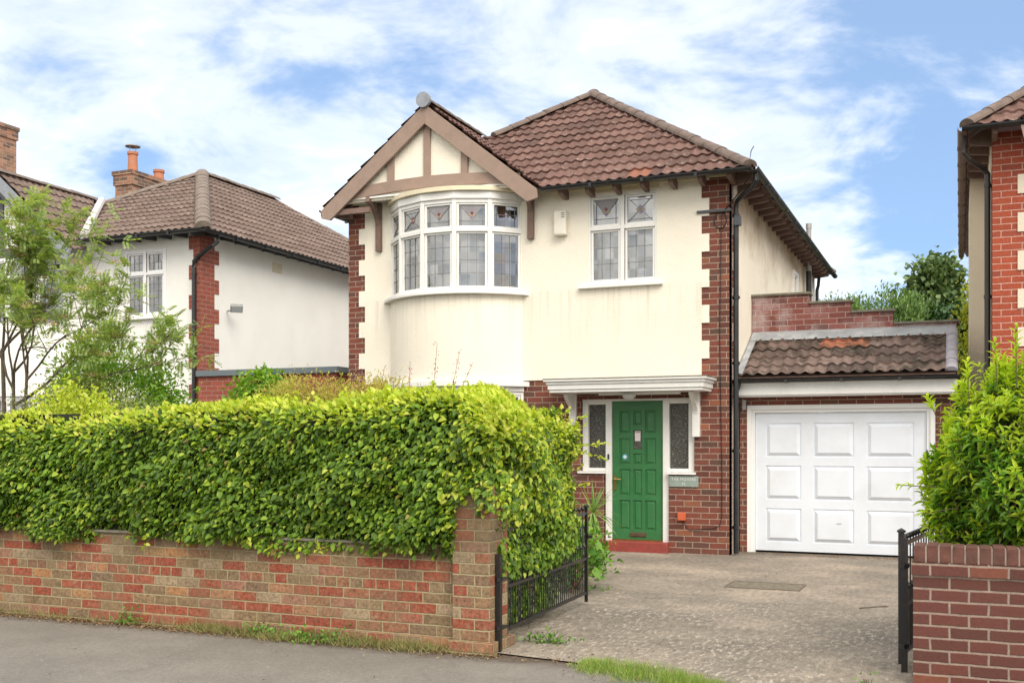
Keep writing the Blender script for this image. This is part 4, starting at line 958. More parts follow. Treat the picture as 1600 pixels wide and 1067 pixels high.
# front gable of the left house
gx0, gx1, gyf, gzz = -18.6, -14.88, 14.55, 5.05; grx = -16.74; grz = 6.62; glp = (grz-gzz)/(gx1-grx); gls = math.sqrt(1+glp**2)
tiles('tiled_slope', (gx1, gyf, gzz), (0, 1, 0), (-1, 0, glp), [(0, 0), (.35, 0), (2.45, (gx1-grx)*gls), (0, (gx1-grx)*gls)], TILEL, LR)
tiles('tiled_slope', (gx0, gyf+3.5, gzz), (0, -1, 0), (1, 0, glp), [(0, 0), (3.5, 0), (3.5, (gx1-grx)*gls), (0, (gx1-grx)*gls)], TILEL, LR)
rd = MB(); ridge(rd, (grx, gyf, grz+.04), (grx, gyf+2.55, grz+.02), r=.09); rd.build('ridge_tiles', RIDGEL, LR)
vl = MB(); vl.tube([(gx1+.12, LF-.38, lz+.06), (grx+.32, gyf+2.35, grz-.06)], .075, 8); vl.build('valley_lining', PALE, LR)
ch = MB(); A_ = Vector((1, 0, 0))
for sgn, ex in ((-1, gx0), (1, gx1)):
    B_ = MB(); pr = [(ex, gzz-.02), (grx, grz), (grx, grz-.26), (ex-sgn*.06, gzz-.25)]
    if sgn > 0: pr = pr[::-1]
    B_.extrude(pr, (0, gyf-.03, 0), A_, Z, (0, .05, 0)); B_.build('bargeboard', GREYB, LH)
    B_ = MB(); pr = [(ex-sgn*.08, gzz-.2), (grx, grz-.24), (grx, grz-.36), (ex-sgn*.22, gzz-.24)]
    if sgn > 0: pr = pr[::-1]
    B_.extrude(pr, (0, gyf+.0, 0), A_, Z, (0, .05, 0)); B_.build('inner_bargeboard', DARKG, LH)
gpn = MB(); gpn.extrude([(gx0+.3, gzz+.0), (gx1-.3, gzz+.0), (grx, grz-.2)], (0, gyf+.15, 0), A_, Z, (0, .05, 0)); gpn.build('gable_panel', WHITER, LH)
for dx in (-.75, 0, .75): MB().box(grx+dx-.06, grx+dx+.06, gyf+.11, gyf+.149, gzz+.1, grz-.25-abs(dx)*glp).build('timber_stud', DARKG, LH)
tb = MB(); tb.box(gx0+.3, gx1-.3, gyf+.09, gyf+.148, gzz-.04, gzz+.13); tb.build('tie_beam', DARKG, LH)
# bow window of the left house
lbc = grx; pts = [(lbc+1.35*math.sin(a), LF+.55-1.15*math.cos(a)) for a in [R(-62+124*k/5) for k in range(6)]]
lights([(pts[k], pts[k+1], 3.7, 4.98, 4.6) for k in range(5)], LH, 'bow_window', frame_mat=UPVC, leadc=(.1, .13), label='curved leaded window seen between the tree branches')
mb = MB(); vs = []
for k in range(13):
    a = R(-66+132*k/12); vs += [(lbc+1.42*math.sin(a), LF+.55-1.2*math.cos(a), 2.4), (lbc+1.42*math.sin(a), LF+.55-1.2*math.cos(a), 3.7)]
mb.add(vs, [(2*k, 2*k+2, 2*k+3, 2*k+1) for k in range(12)]+[tuple(2*k+1 for k in range(13))]); mb.build('bow_render', WHITER, LH)
lights([(pts[k], pts[k+1], .8, 2.4, 1.9) for k in range(5)], LH, 'bow_window', frame_mat=UPVC, leadc=(.1, .13), label='lower curved window behind the shrubs')
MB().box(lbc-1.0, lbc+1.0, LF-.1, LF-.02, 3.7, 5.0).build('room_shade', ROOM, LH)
rf = MB(); rafters(rf, (vx0+.1, ey0, 0), (ex1-.1, ey0, 0), (0, 1, 0), lz, 7, w_=.05, pitch=lp2, hh=.09); rafters(rf, (ex1, ey0+.3, 0), (ex1, ey1-.2, 0), (-1, 0, 0), lz, 22, pitch=lp1, w_=.05, hh=.09); rf.build_each('rafter_foot', DARKG, LH)
g = MB(); gutter(g, (vx0-.1, ey0-.04, lz+.0), (ex1+.02, ey0-.04, lz+.0), .06); g.build('gutter', BLACK, LH)
g = MB(); gutter(g, (ex1+.045, ey0-.05, lz+.0), (ex1+.045, ey1, lz-.02), .06); g.build('gutter', BLACK, LH)
dp = MB(); qx, qy = -12.50, LF-.065
dp.tube([(ex1+.04, ey0+.35, lz-.05), (ex1+.04, ey0+.35, lz-.17), (ex1-.02, ey0+.30, lz-.24), (qx+.06, qy+.02, lz-.42), (qx, qy, lz-.50), (qx, qy, lz-.62)], .04, 10)
dp.tube([(qx, qy, lz-.6), (qx, qy, 0)], .04, 10)
for z in (4.5, 3.3, 2.2, 1.0): dp.tube([(qx, qy, z), (qx, qy, z+.05)], .047, 10)
dp.build('downpipe', BLACK, LH)
fd = MB(); FLX, FLY, FLZ = LXR+.02, 15.85, 3.95
fd.tube([(FLX, FLY, FLZ), (FLX+.10, FLY-.02, FLZ), (FLX+.16, FLY-.02, FLZ+.02)], .02, 8)
nrm = Vector((.5, -.55, -.65)).normalized(); aa = nrm.cross(Z).normalized(); bb = aa.cross(nrm)
c_ = Vector((FLX+.24, FLY-.04, FLZ+.03)); fd.obox(c_, aa, bb, nrm, (-.11, .11), (-.075, .075), (-.04, .03)); fd.build('floodlight', STEEL, LH, bevel=.008)
fdl = MB(); fdl.obox(c_, aa, bb, nrm, (-.09, .09), (-.058, .058), (.031, .035)); fdl.build('floodlight_lens', simple('clear lens', (.5, .52, .54), .15, .05, 6), LH)
av = MB()
for k in range(3): av.box(LXR+.001, LXR+.022, 17.28, 17.55, 4.90+.055*k, 4.93+.055*k)
av.box(LXR+.0012, LXR+.012, 17.26, 17.57, 4.88, 5.07); av.build('air_vent', CREAMP, LH)
# chimneys
def chimney(x0, x1, y0, y1, z0, z1, pots):
    c = MB(); c.box(x0, x1, y0, y1, z0, z1-.34); c.box(x0-.035, x1+.035, y0-.035, y1+.035, z1-.339, z1-.10); c.box(x0-.06, x1+.06, y0-.06, y1+.06, z1-.099, z1)
    C_ = c.build('chimney', BRICKC, LH)
    for (px, py, h, r, cowl) in pots:
        p = MB(); p.lathe([(r*1.1, 0), (r, .08), (r*.9, h-.08), (r*1.08, h-.06), (r*1.08, h), (r*.8, h), (r*.8, h-.1)], (px, py, z1), 14); p.build('chimney_pot', TERRA, C_)
        if cowl:
            q = MB(); q.lathe([(r*1.5, 0), (r*1.5, .02), (.02, .07)], (px, py, z1+h+.13), 14)
            for a in range(4): q.tube([(px+r*.8*math.cos(a*1.57), py+r*.8*math.sin(a*1.57), z1+h-.02), (px+r*.8*math.cos(a*1.57), py+r*.8*math.sin(a*1.57), z1+h+.14)], .008, 5)
            q.build('cowl', STEEL, C_)
chimney(-18.62, -18.10, 19.6, 21.15, 5.5, 8.0, [(-18.36, 19.9, .52, .12, True), (-18.36, 20.8, .30, .13, False)])
chimney(-23.6, -22.72, 19.3, 20.4, 5.5, 9.75, [(-23.0, 19.75, .45, .17, False)])
bk = MB(); bk.add([(-26, 18, 5.2), (-19.5, 18, 5.2), (-19.5, 21.5, 7.6), (-26, 21.5, 7.6)], [(0, 1, 2, 3)]); bk.build('rear_roof', TILEL, LH)
# flat roofed extension
e_ = MB(); e_.box(-12.40, -9.55, 15.05, 19.0, -.05, 2.70); e_.build('extension_wall', BRICKO, LH)
c_ = MB(); c_.box(-12.42, -9.50, 15.0, 19.1, 2.701, 2.80); c_.build('extension_coping', COPG, LH)

# ------------------------------------------------------------------ right neighbour house
RH = empty('detached_house', (.37, 14.45, 0), 'neighbouring house edge at the right with bright red brick front and beige side wall', 'house')
rw = MB(); rh_ = [(1.45, 3.45, 3.75, 5.08), (1.45, 3.45, .8, 2.3)]
rx_ = [.37, 1.45, 3.45, 6.5]; rz2 = [-.05, .8, 2.3, 3.75, 5.08, 5.4]
cells(rw, rx_, rz2, lambda x, z: not inh(x, z, rh_), lambda x, z, d: (x, 14.45+d, z), .14)
rw.add([(.37, 23.3, -.05), (.37, 14.45, -.05), (.37, 14.45, 5.4), (.37, 23.3, 5.4)], [(0, 1, 2, 3)]); rw.add([(6.5, 14.45, -.05), (6.5, 23.3, -.05), (6.5, 23.3, 5.4), (6.5, 14.45, 5.4)], [(0, 1, 2, 3)]); rw.add([(6.5, 23.3, -.05), (.37, 23.3, -.05), (.37, 23.3, 5.4), (6.5, 23.3, 5.4)], [(0, 1, 2, 3)])
rw.build('brick_wall', BRICKR, RH)
for (za, zb, zt2) in ((3.75, 5.08, 4.6), (.8, 2.3, 1.8)):
    lights([((1.45+.5*k, 14.46), (1.95+.5*k, 14.46), za, zb, zt2) for k in range(4)], RH, 'casement_window', leadc=(.12, .16), behind=[[('curtain', 0, .4)], [], [], [('curtain', .6, 1)]])
    room(RH, 1.2, 3.7, 14.62, 17, za-.4, zb+.2)
rr_ = MB(); rr_.box(.352, .40, 14.72, 23.29, 0, 5.39); rr_.box(.36, .40, 14.64, 14.719, 0, 5.39); rr_.box(.13, .351, 16.7, 18.9, 0, 5.36); rr_.build('rendered_wall', BEIGE, RH)
tq = MB(); zq = [.37+.2355*k for k in range(21)]
cells(tq, [.655, .78, 1.45, 3.45, 6.49], sorted(set(zq)|{.8, 2.3, 3.75, 5.08}), lambda x, z: x > (.655 if int((z-.37)/.2355) % 2 == 0 else .78) and not inh(x, z, rh_), lambda x, z, d: (x, 14.436+d, z), .0141)
tq.build('cream_render', BEIGE, RH)
rx0, ry0_, rz_ = .07, 14.05, 5.38
tiles('tiled_slope', (rx0, ry0_, rz_), (1, 0, 0), (0, 1, .755), [(0, 0), (6.9, 0), (3.45, 3.45*sl)], TILE, RH)
tiles('tiled_slope', (rx0, 23.7, rz_), (0, -1, 0), (1, 0, .755), [(0, 0), (9.65, 0), (6.2, 3.45*sl), (3.45, 3.45*sl)], TILE, RH)
rd = MB(); ridge(rd, (rx0, ry0_, rz_+.05), (rx0+3.45, ry0_+3.45, rz_+3.45*.755+.05)); rd.build('ridge_tiles', RIDGE, RH)
lb = MB(); lb.add([(rx0+.02, ry0_+.02, rz_), (6.9, ry0_+.02, rz_), (3.48, ry0_+3.45, rz_+2.58)], [(0, 1, 2)]); lb.add([(rx0+.02, ry0_+.02, rz_), (rx0+.02, 23.6, rz_), (3.48, 20.3, rz_+2.58), (3.48, ry0_+3.45, rz_+2.58)], [(0, 1, 2, 3)]); lb.build('roof_boarding', BROWN, RH)
g = MB(); gutter(g, (rx0-.045, ry0_-.05, rz_), (rx0-.045, 23.7, rz_)); g.build('gutter', BROWN, RH)
g = MB(); gutter(g, (rx0-.05, ry0_-.05, rz_+.0), (6.9, ry0_-.05, rz_+.0)); g.build('gutter', BLACK, RH)
rf = MB(); rafters(rf, (rx0, ry0_+.3, 0), (rx0, 23.5, 0), (1, 0, 0), rz_, 20, w_=.06); rafters(rf, (rx0+.1, ry0_, 0), (6.8, ry0_, 0), (0, 1, 0), rz_, 15, w_=.06); rf.build_each('rafter_foot', BROWN, RH)
qx0, qx1, qr = .66, 4.2, 6.65; qm = (qx0+qx1)/2; qp = (qr-5.38)/(qm-qx0); qs = math.sqrt(1+qp*qp); ql = (qm-qx0)*qs
tiles('tiled_slope', (qx0, 15.9, 5.38), (0, -1, 0), (1, 0, qp), [(1.75, 0), (1.92, 0), (1.92, ql), (.0, ql)], TILE, RH)
tiles('tiled_slope', (qx1, 13.98, 5.38), (0, 1, 0), (-1, 0, qp), [(0, 0), (.15, 0), (1.92, ql), (0, ql)], TILE, RH)
g = MB(); gutter(g, (qx0-.06, 13.96, 5.40), (qx0-.06, 14.12, 5.40), .055); g.build('gutter', DARKG, RH)
for sg, ex in ((-1, qx0), (1, qx1)):
    B_ = MB(); pr = [(ex, 5.36), (qm, qr), (qm, qr-.28), (ex-sg*.05, 5.14)]
    if sg > 0: pr = pr[::-1]
    B_.extrude(pr, (0, 13.985, 0), A_, Z, (0, .045, 0)); B_.build('bargeboard', BARGE, RH)
B_ = MB(); B_.extrude([(qx0+.2, 5.24), (qx1-.2, 5.24), (qm, qr-.06)], (0, 14.1, 0), A_, Z, (0, .05, 0)); B_.build('gable_panel', CREAM, RH)
MB().box(qx0+.15, qx1-.15, 14.06, 14.44, 5.21, 5.24).build('soffit', WHITE, RH)
dp = MB(); ux, uy = .318, 14.60
dp.tube([(rx0-.03, ry0_+.2, rz_-.05), (rx0-.03, ry0_+.2, rz_-.25), (rx0+.03, ry0_+.24, rz_-.32), (ux-.05, uy-.05, rz_-.40), (ux, uy, rz_-.46), (ux, uy, rz_-.6), (ux, uy, 0)], .035, 10)
for z in (4.75, 3.35, 2.0): dp.tube([(ux, uy, z), (ux, uy, z+.05)], .043, 10); dp.box(ux, ux+.06, uy-.01, uy+.03, z+.01, z+.03)
dp.build('downpipe', simple('dark brown pipe', (.045, .035, .03), .45, .2, 8), RH)

# ------------------------------------------------------------------ boundary walls
BL = empty('boundary_wall', (-6.3, 7.25, 0), 'long weathered mixed brick garden wall under the clipped hedge', 'wall')
bw2 = MB(); bw2.box(-14, -3.47, 7.14, 7.37, -.1, .76); bw2.build('brickwork', BRICKW, BL)
pr = MB(); pr.box(-3.47, -3.165, 7.06, 7.38, -.1, 1.235); pr.build('pier', BRICKW, BL)
pb = MB(); pb.box(-14, -3.475, 7.105, 7.139, -.1, .075); pb.box(-3.49, -3.135, 7.03, 7.46, -.1, .08); pb.build('plinth', BRICKW, BL)
mo = MB(); mo.box(-13.9, -3.5, 7.12, 7.40, .761, .78); mo.build('coping', STONE, BL)
WR = empty('boundary_wall', (1.3, 7.3, 0), 'low dark red brick wall with upright coping bricks under the glossy leaved shrub', 'wall')
wr = MB(); wr.box(-.275, 5, 7.20, 7.43, -.1, .705); wr.build('brickwork', BRICKD, WR)
c1_ = MB(); c1_.box(-.285, 5, 7.185, 7.445, .706, .785); c1_.build('brick_string_course', BRICKD, WR)
cpb = MB(); x = -.27
while x < 4.9:
    j = random.uniform(-.003, .003); cpb.box(x, x+.066, 7.195+j, 7.435+j, .786, .893+random.uniform(-.003, .003)); x += .0765
cpm = MB(); cpm.box(-.266, 4.9, 7.201, 7.43, .7855, .883)
cpm.build('coping_mortar', simple('mortar', (.40, .31, .26), .9, .2, 20), WR)
cpb.build('coping_bricks', simple('coping brick', (.15, .06, .042), .85, .35, 14, bmp=.4, dirt=(.10, .06, .05), dirtamt=.7), WR, bevel=.004)

# ------------------------------------------------------------------ iron gates
def make_gate(name, label, group):
    g0 = empty(name, (0, 0, 0), label, 'gate', group)
    Lg = 2.12
    fm = MB(); fm.box(-.018, .018, -.018, .018, .03, .93); fm.box(Lg-.014, Lg+.014, -.014, .014, .0, .90)
    fm.box(.022, Lg-.022, -.010, .010, .075, .10); fm.box(.022, Lg-.022, -.010, .010, .40, .425); fm.box(.022, Lg-.022, -.010, .010, .83, .855)
    fm.lathe([(.03, 0), (.03, .012), (.0, .03)], (0, 0, .93), 8); fm.lathe([(.03, 0), (.03, .012), (.0, .03)], (Lg, 0, .90), 8)
    fm.build('gate_frame', BLACKP, g0)
    br = MB(); kn = MB(); nb = 19
    for k in range(1, nb):
        x = Lg*k/nb; br.tube([(x, 0, .1), (x, 0, .87)], .0052, 6)
        kn.lathe([(.004, -.03), (.007, -.02), (.016, -.012), (.020, .0), (.016, .012), (.0, .02)], (x, 0, .89), 8)
    for k in range(nb):
        x = Lg*(k+.5)/nb; br.tube([(x, 0, .1), (x, 0, .52)], .0048, 6); kn.lathe([(.004, -.02), (.012, 0), (.0, .035)], (x, 0, .53), 6)
    br.build_each('bar', BLACKP, g0); kn.build_each('finial', BLACKP, g0)
    sc_ = MB()
    for x, s in ((.12, 1), (Lg-.12, -1)):
        sc_.tube([(x+s*(.09+.0)*math.cos(a)*(1-.06*a), 0, .64+.10*math.sin(a)*(1-.06*a)) for a in [t*.35 for t in range(20)]], .007, 6)
    sc_.build_each('scroll', BLACKP, g0)
    la = MB(); la.box(Lg-.03, Lg+.05, -.03, -.018, .60, .64); la.tube([(Lg+.0, -.03, .62), (Lg+.0, -.06, .62)], .012, 8); la.build('latch', BLACKP, g0)
    return g0
def copy_tree(o, parent=None):
    c = o.copy(); sc.collection.objects.link(c); c.parent = parent
    for k in list(o.children): copy_tree(k, c)
    return c
ga = make_gate('iron_gate', 'black iron gate swung open against the beech hedge side', 'black driveway gates')
gb = copy_tree(ga); gb['label'] = 'black iron gate with ball finials swung back behind the dark red wall'
ga.location = (-3.20, 7.42, .03); ga.rotation_euler = (0, 0, R(92.0))
gb.location = (-.37, 7.72, 0); gb.rotation_euler = (0, 0, R(82.5))
def gatepost(x, y, lab, hgt):
    p = empty('gate_post', (x, y, 0), lab, 'post', 'posts that carry the gates')
    MB().box(x-.02, x+.02, y-.02, y+.02, -.05, hgt).build('post', BLACKP, p)
    h = MB()
    for z in (.16, hgt-.2): h = MB(); h.tube([(x, y, z), (x, y, z+.03)], .030, 8); h.box(x-.03, x+.03, y-.0, y+.10, z+.005, z+.025); h.build('hinge', BLACKP, p)
    pass
gatepost(-3.14, 7.16, 'black square iron post beside the weathered brick pier', .72)
gatepost(-.345, 7.60, 'black square iron post at the end of the dark red wall', .90)

# ------------------------------------------------------------------ beech hedge
def hedge_surface(n):
    """points on the clipped hedge: front, side, top and end; returns position, outward normal, top-ness"""
    X0, X1, Y0 = -13.5, -3.12, 7.06; Z0 = .76
    areas = {'front': 10.4*1.2*1.25, 'top': 10.4*1.1*.75, 'side': 2.3*1.9*1.7, 'stop': 2.3*.9*1.0, 'end': .9*1.3*1.2}
    tot = sum(areas.values()); P = []; N = []; 
    for k, a in areas.items():
        m = int(n*a/tot); r1, r2 = RNG.random(m), RNG.random(m)
        if k == 'front':
            x = X0+(X1-X0)*r1; zt = topz(x); zb = np.where(x > -3.44, 1.00+.20*np.clip((x+3.44)/.13, 0, 1)+.03*np.sin(x*40), .71+.035*np.sin(x*2.9)+.02*np.sin(x*7.7)-.08*np.clip((x+4.4)/.9, 0, 1)); z = zb+(zt-zb)*r2
            y = Y0+.05*np.sin(x*3.1+z*4)+.035*np.sin(x*7.3-z*6.1)-.05*np.sin((z-.8)*2.5)
            y = y+np.clip(x+3.35, 0, 1)**2*1.6 + np.clip((z-zt+.14)/.14, 0, 1)**2*.14
            y += np.where(z < .82, .02*(.9-z)/.15, 0)
            P.append(np.c_[x, y, z]); N.append(np.c_[np.clip((x+3.35)*2, 0, 1), -np.ones(m), np.clip((z-zt+.2)*4, 0, 1)])
        elif k == 'top':
            x = X0+(X1-X0)*r1; y = Y0+.1+1.0*r2; z = topz(x)+.03*np.sin(x*5+y*4)
            P.append(np.c_[x, y, z]); N.append(np.c_[0*x, 0*x-.2, 0*x+1])
        elif k == 'side':
            y = 7.2+1.95*r1; zt = topz(y*0-3.3)-.06*(y-7.3)*.5; z = .12+(zt-.12)*r2
            bul = np.where(z > .9, .12, .15*np.clip((z-.42)/.2, 0, 1))
            x = -3.30+bul+.10*np.sin(y*3.7+z*3)*np.clip(z-.5, .2, 1)-np.clip((z-zt+.3)/.3, 0, 1)**2*.22-np.clip(.9-z, 0, 1)*.05
            x -= .08*np.clip((y-8.3), 0, 1)
            P.append(np.c_[x, y, z]); N.append(np.c_[np.ones(m), 0*x-.3, np.clip((z-zt+.3)*3, 0, 1)])
        elif k == 'stop':
            y = 7.3+1.85*r1; x = -4.2+.78*r2; z = topz(x*0-3.4)-.03*(y-7.3)+.03*np.sin(x*5+y*7)
            P.append(np.c_[x, y, z]); N.append(np.c_[0*x, 0*x, 0*x+1])
        else:
            x = -4.2+.9*r1; z = .3+1.55*r2; y = 9.15+.05*np.sin(x*6+z*4)
            P.append(np.c_[x, y, z]); N.append(np.c_[0*x+.3, 0*x+1, 0*x+.1])
    # sprays that spill over the top, the left shoulder and the gate side of the pier
    for (m, xa, xb, ya, yb, za, zb_, nx_) in ((420, -3.50, -3.16, 7.00, 7.06, 1.16, 1.34, 0), (300, -3.52, -3.43, 7.0, 7.08, .80, 1.26, -.3), (520, -3.17, -3.06, 7.12, 7.5, .92, 1.34, 1.2), (160, -3.24, -3.12, 6.99, 7.06, 1.02, 1.30, .6)):
        x = RNG.uniform(xa, xb, m); P.append(np.c_[x, RNG.uniform(ya, yb, m), za+(zb_-za)*RNG.random(m)**.6]); N.append(np.c_[0*x+nx_, 0*x-1, 0*x+.2])
    return np.vstack(P), np.vstack(N)
def topz(x):
    return 1.765+.135*np.clip((x+6.4)/1.9, 0, 1)+.03*np.sin(x*1.9+1)+.02*np.sin(x*4.7)-.16*np.clip((x+3.62)/.45, 0, 1)**2
HG = empty('beech_hedge', (-6.3, 7.6, 0), 'long clipped beech hedge with lime young leaves on top of the weathered brick wall', 'hedge')
P, N = hedge_surface(118000)
n = len(P); dep = np.abs(RNG.normal(0, .075, n))-.04+.10*(.5+.5*np.sin(P[:, 0]*6.3+P[:, 2]*5.1+P[:, 1]*3))*(.5+.5*np.sin(P[:, 2]*11.1-P[:, 0]*3.7))
N = N/np.linalg.norm(N, axis=1, keepdims=True); Q = P-N*dep[:, None]+rnd(n, .012)
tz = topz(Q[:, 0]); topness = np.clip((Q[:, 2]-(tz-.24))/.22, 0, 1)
Tn = N*.5+np.array([-.45, 0, -.5])+rnd(n, .38); Tn[:, 2] += topness*1.1
Nm = N*.75+np.array([0, 0, .75])+rnd(n, .38)
clump = .5+.5*np.sin(Q[:, 0]*5.3+Q[:, 2]*7.1)*np.sin(Q[:, 0]*2.1-Q[:, 2]*9+Q[:, 1]*3)
new_sunlit_p = .015+.95*topness**1.1+.30*(Q[:, 0] > -3.5)*(Q[:, 2] > .9)+.04*clump+.10*np.clip((Q[:, 0]+5.5)/2, 0, 1)*np.clip((Q[:, 2]-1.3)*2, 0, 1)  # new growth on top; extra lime towards the right end paints in sunlight
midx = ((RNG.random(n) < new_sunlit_p) & (dep < .07)).astype(int)
Ls = .024+.042*RNG.random(n)**1.5+.008*clump; leaves('foliage', Q, Tn, Nm, Ls, Ls*RNG.uniform(.48, .78, n), [HEDGE_OLD, HEDGE_NEW_SUNLIT], midx, HG)
# straggling shoots: top, and the long one that sticks out at the end
SP, ST, SN = [], [], []; shoots = MB()
for k in range(130):
    if k < 95: x = RNG.uniform(-10, -3.4); p = Vector((x, RNG.uniform(7.05, 7.6), float(topz(np.array([x]))[0])-.04)); d = Vector((RNG.normal(0, .35), RNG.normal(-.1, .3), 1))
    elif k < 120: p = Vector((-3.18, RNG.uniform(7.5, 9.0), RNG.uniform(1.0, 1.8))); d = Vector((1, RNG.normal(0, .4), RNG.normal(.4, .3)))
    else: x = RNG.uniform(-10, -3.6); p = Vector((x, 7.02, .80)); d = Vector((RNG.normal(0, .3), -.25, -1))
    L_ = RNG.uniform(.05, .15); 
    if k in (118, 119): p = Vector((-3.25, 9.0, 1.5)); d = Vector((1, .1, .1 if k == 118 else -.35)); L_ = .34
    d.normalize(); shoots.tube([p, p+d*L_], .002, 4)
    for j in range(int(L_/.018)):
        SP.append(p+d*(L_*(j+1)/int(L_/.018))); ST.append(d*.8+Vector(RNG.normal(0, .6, 3))); SN.append(Vector((0, -.2, 1))+Vector(RNG.normal(0, .4, 3)))
leaves('shoot_leaves', np.array(SP), np.array(ST), np.array(SN), .045, .032, HEDGE_NEW_SUNLIT, 0, HG)
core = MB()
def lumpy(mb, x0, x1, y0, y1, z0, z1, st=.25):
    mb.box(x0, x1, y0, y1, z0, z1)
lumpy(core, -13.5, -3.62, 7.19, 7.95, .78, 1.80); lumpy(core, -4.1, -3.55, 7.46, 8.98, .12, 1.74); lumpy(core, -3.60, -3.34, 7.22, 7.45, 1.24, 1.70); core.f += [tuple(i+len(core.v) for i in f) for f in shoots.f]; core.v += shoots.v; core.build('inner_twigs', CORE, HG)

# ------------------------------------------------------------------ glossy shrub on the right
SR = empty('shrub', (.6, 7.95, 0), 'large bright green glossy leaved shrub growing above the dark red wall', 'shrub')
SP, ST, SN, SL, SM = [], [], [], [], []; stm = MB()
cx_, cy_, cz_ = .62, 8.0, 1.35
for k in range(3300):
    # direction on a rounded box
    a = RNG.uniform(0, 2*math.pi); e = RNG.uniform(-.9, 1.0)
    x = math.cos(a)*math.sqrt(1-min(abs(e), .97)**2.6); y = math.sin(a)*math.sqrt(1-min(abs(e), .97)**2.6)
    r = 1+.08*math.sin(a*5+e*4)+.06*math.sin(a*9-e*7)
    lop = .50+.42*max(0, x)                       # left flank bulges less at the top
    p = Vector((cx_+x*.86*r, cy_+y*.62*r, cz_+e*.76*r+.03*math.sin(x*8)))
    if x < 0: p.x += .06+max(0, e)*.10
    if p.z < .86 and p.y < 7.48: p.z = .9
    if p.x > 1.6: continue
    o = Vector((x, y, e)); o.normalize()
    dq = RNG.random()
    p -= o*(dq*dq*.22)
    new = (RNG.random() < (.26+.95*max(0, min(1, (p.z-1.45)/.5)) + .5*max(0, min(1, (.05-p.x)/.35)))) and dq < .6
    ax_ = (o*.7+Vector((0, 0, .8))+Vector(RNG.normal(0, .25, 3))).normalized()
    L_ = RNG.uniform(.06, .14)
    stm.tube([p-ax_*L_*.8, p+ax_*L_*.3], .003, 4)
    s1_ = ax_.orthogonal().normalized(); s2_ = ax_.cross(s1_)
    nl = RNG.integers(7, 12)
    for j in range(nl):
        an = j*2.4+RNG.uniform(0, .5); f = j/nl
        rad = s1_*math.cos(an)+s2_*math.sin(an)
        t = rad*(1-.55*f)+ax_*(.25+.9*f)+Vector((0, 0, -.15))
        SP.append(p+ax_*(L_*(f-.6))); ST.append(t); SN.append(ax_*(1-.3*f)+rad*-.2+Vector(RNG.normal(0, .15, 3)))
        SL.append(RNG.uniform(.055, .105)*(1-.35*f)); SM.append(1 if new else 0)
SL = np.array(SL); leaves('foliage', np.array(SP), np.array(ST), np.array(SN), SL, SL*RNG.uniform(.26, .42, len(SL)), [LAUR_OLD, LAUR_NEW], np.array(SM), SR, curl=.22)
for k in range(26):   # woody stems and taller shoots that break the outline
    x = RNG.uniform(.0, 1.3); p0 = (cx_+RNG.uniform(-.15, .3), 8.0, .1); stm.tube([p0, (x*.7+.1, 7.95, .9), (x, RNG.uniform(7.6, 8.3), 1.7)], [.016, .01, .005], 5)
SP, ST, SN, SL = [], [], [], []
for (x, z, h_) in ((.22, 2.05, .18), (.34, 2.1, .22), (.05, 1.95, .15), (.52, 2.12, .2), (-.16, 1.75, .12), (.7, 2.15, .2), (.85, 2.1, .2), (1.0, 2.1, .2)):
    p = Vector((x, 7.7, z)); d = Vector((RNG.normal(0, .15), -.1, 1)).normalized(); stm.tube([p-d*.2, p+d*h_], .003, 4)
    for j in range(12):
        an = j*2.4; rad = Vector((math.cos(an), math.sin(an), 0)); SP.append(p+d*(h_*j/12)); ST.append(rad*.8+d*.9); SN.append(d-rad*.4); SL.append(.085*(1-.4*j/12))
for (x, y, z, dx, dz) in ((-.30, 7.7, 1.25, -1, .05), (-.16, 7.65, 1.08, -1, -.2)):
    p = Vector((x, y, z)); d = Vector((dx, 0, dz)).normalized(); stm.tube([p-d*.15, p+d*.1], .003, 4)
    for j in range(8): SP.append(p+d*(.12*j/8-.02)); ST.append(d+Vector(RNG.normal(0, .6, 3))); SN.append(Vector((0, -.3, 1))+Vector(RNG.normal(0, .3, 3))); SL.append(.05)
SL = np.array(SL); leaves('shoot_leaves', np.array(SP), np.array(ST), np.array(SN), SL, SL*.36, LAUR_NEW, 0, SR, curl=.2)
stm.build('stems', TWIG, SR)
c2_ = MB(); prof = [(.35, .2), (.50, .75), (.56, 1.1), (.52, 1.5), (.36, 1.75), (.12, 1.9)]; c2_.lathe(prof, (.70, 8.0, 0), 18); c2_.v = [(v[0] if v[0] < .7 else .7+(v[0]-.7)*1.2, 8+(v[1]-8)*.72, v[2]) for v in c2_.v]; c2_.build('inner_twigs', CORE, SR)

# ------------------------------------------------------------------ trees and shrubs built from clumps
def grow(mb, p, d, L_, r, depth, tips, spread=.55, up=.25, kids=3, taper=.62):
    pts = [Vector(p)]; rs = [r]; d = Vector(d).normalized(); k = 4
    for i in range(k):
        d = (d+Vector(RNG.normal(0, .13, 3))+Vector((0, 0, up*.12))).normalized(); pts.append(pts[-1]+d*L_/k); rs.append(r*(1-(1-taper)*(i+1)/k))
    mb.tube(pts, rs, 6 if r > .01 else 4)
    if depth <= 2:
        for i in range(1, len(pts)): tips.append((pts[i], d.copy(), depth))
    if depth > 0:
        for i in range(kids):
            s = Vector(RNG.normal(0, 1, 3)); s = (s-s.dot(d)*d).normalized()
            q = pts[RNG.integers(2, len(pts))]
            grow(mb, q, d+s*spread*RNG.uniform(.7, 1.4)+Vector((0, 0, up*.5)), L_*RNG.uniform(.6, .82), rs[-1]*RNG.uniform(.6, .85), depth-1, tips, spread, up, kids, taper)

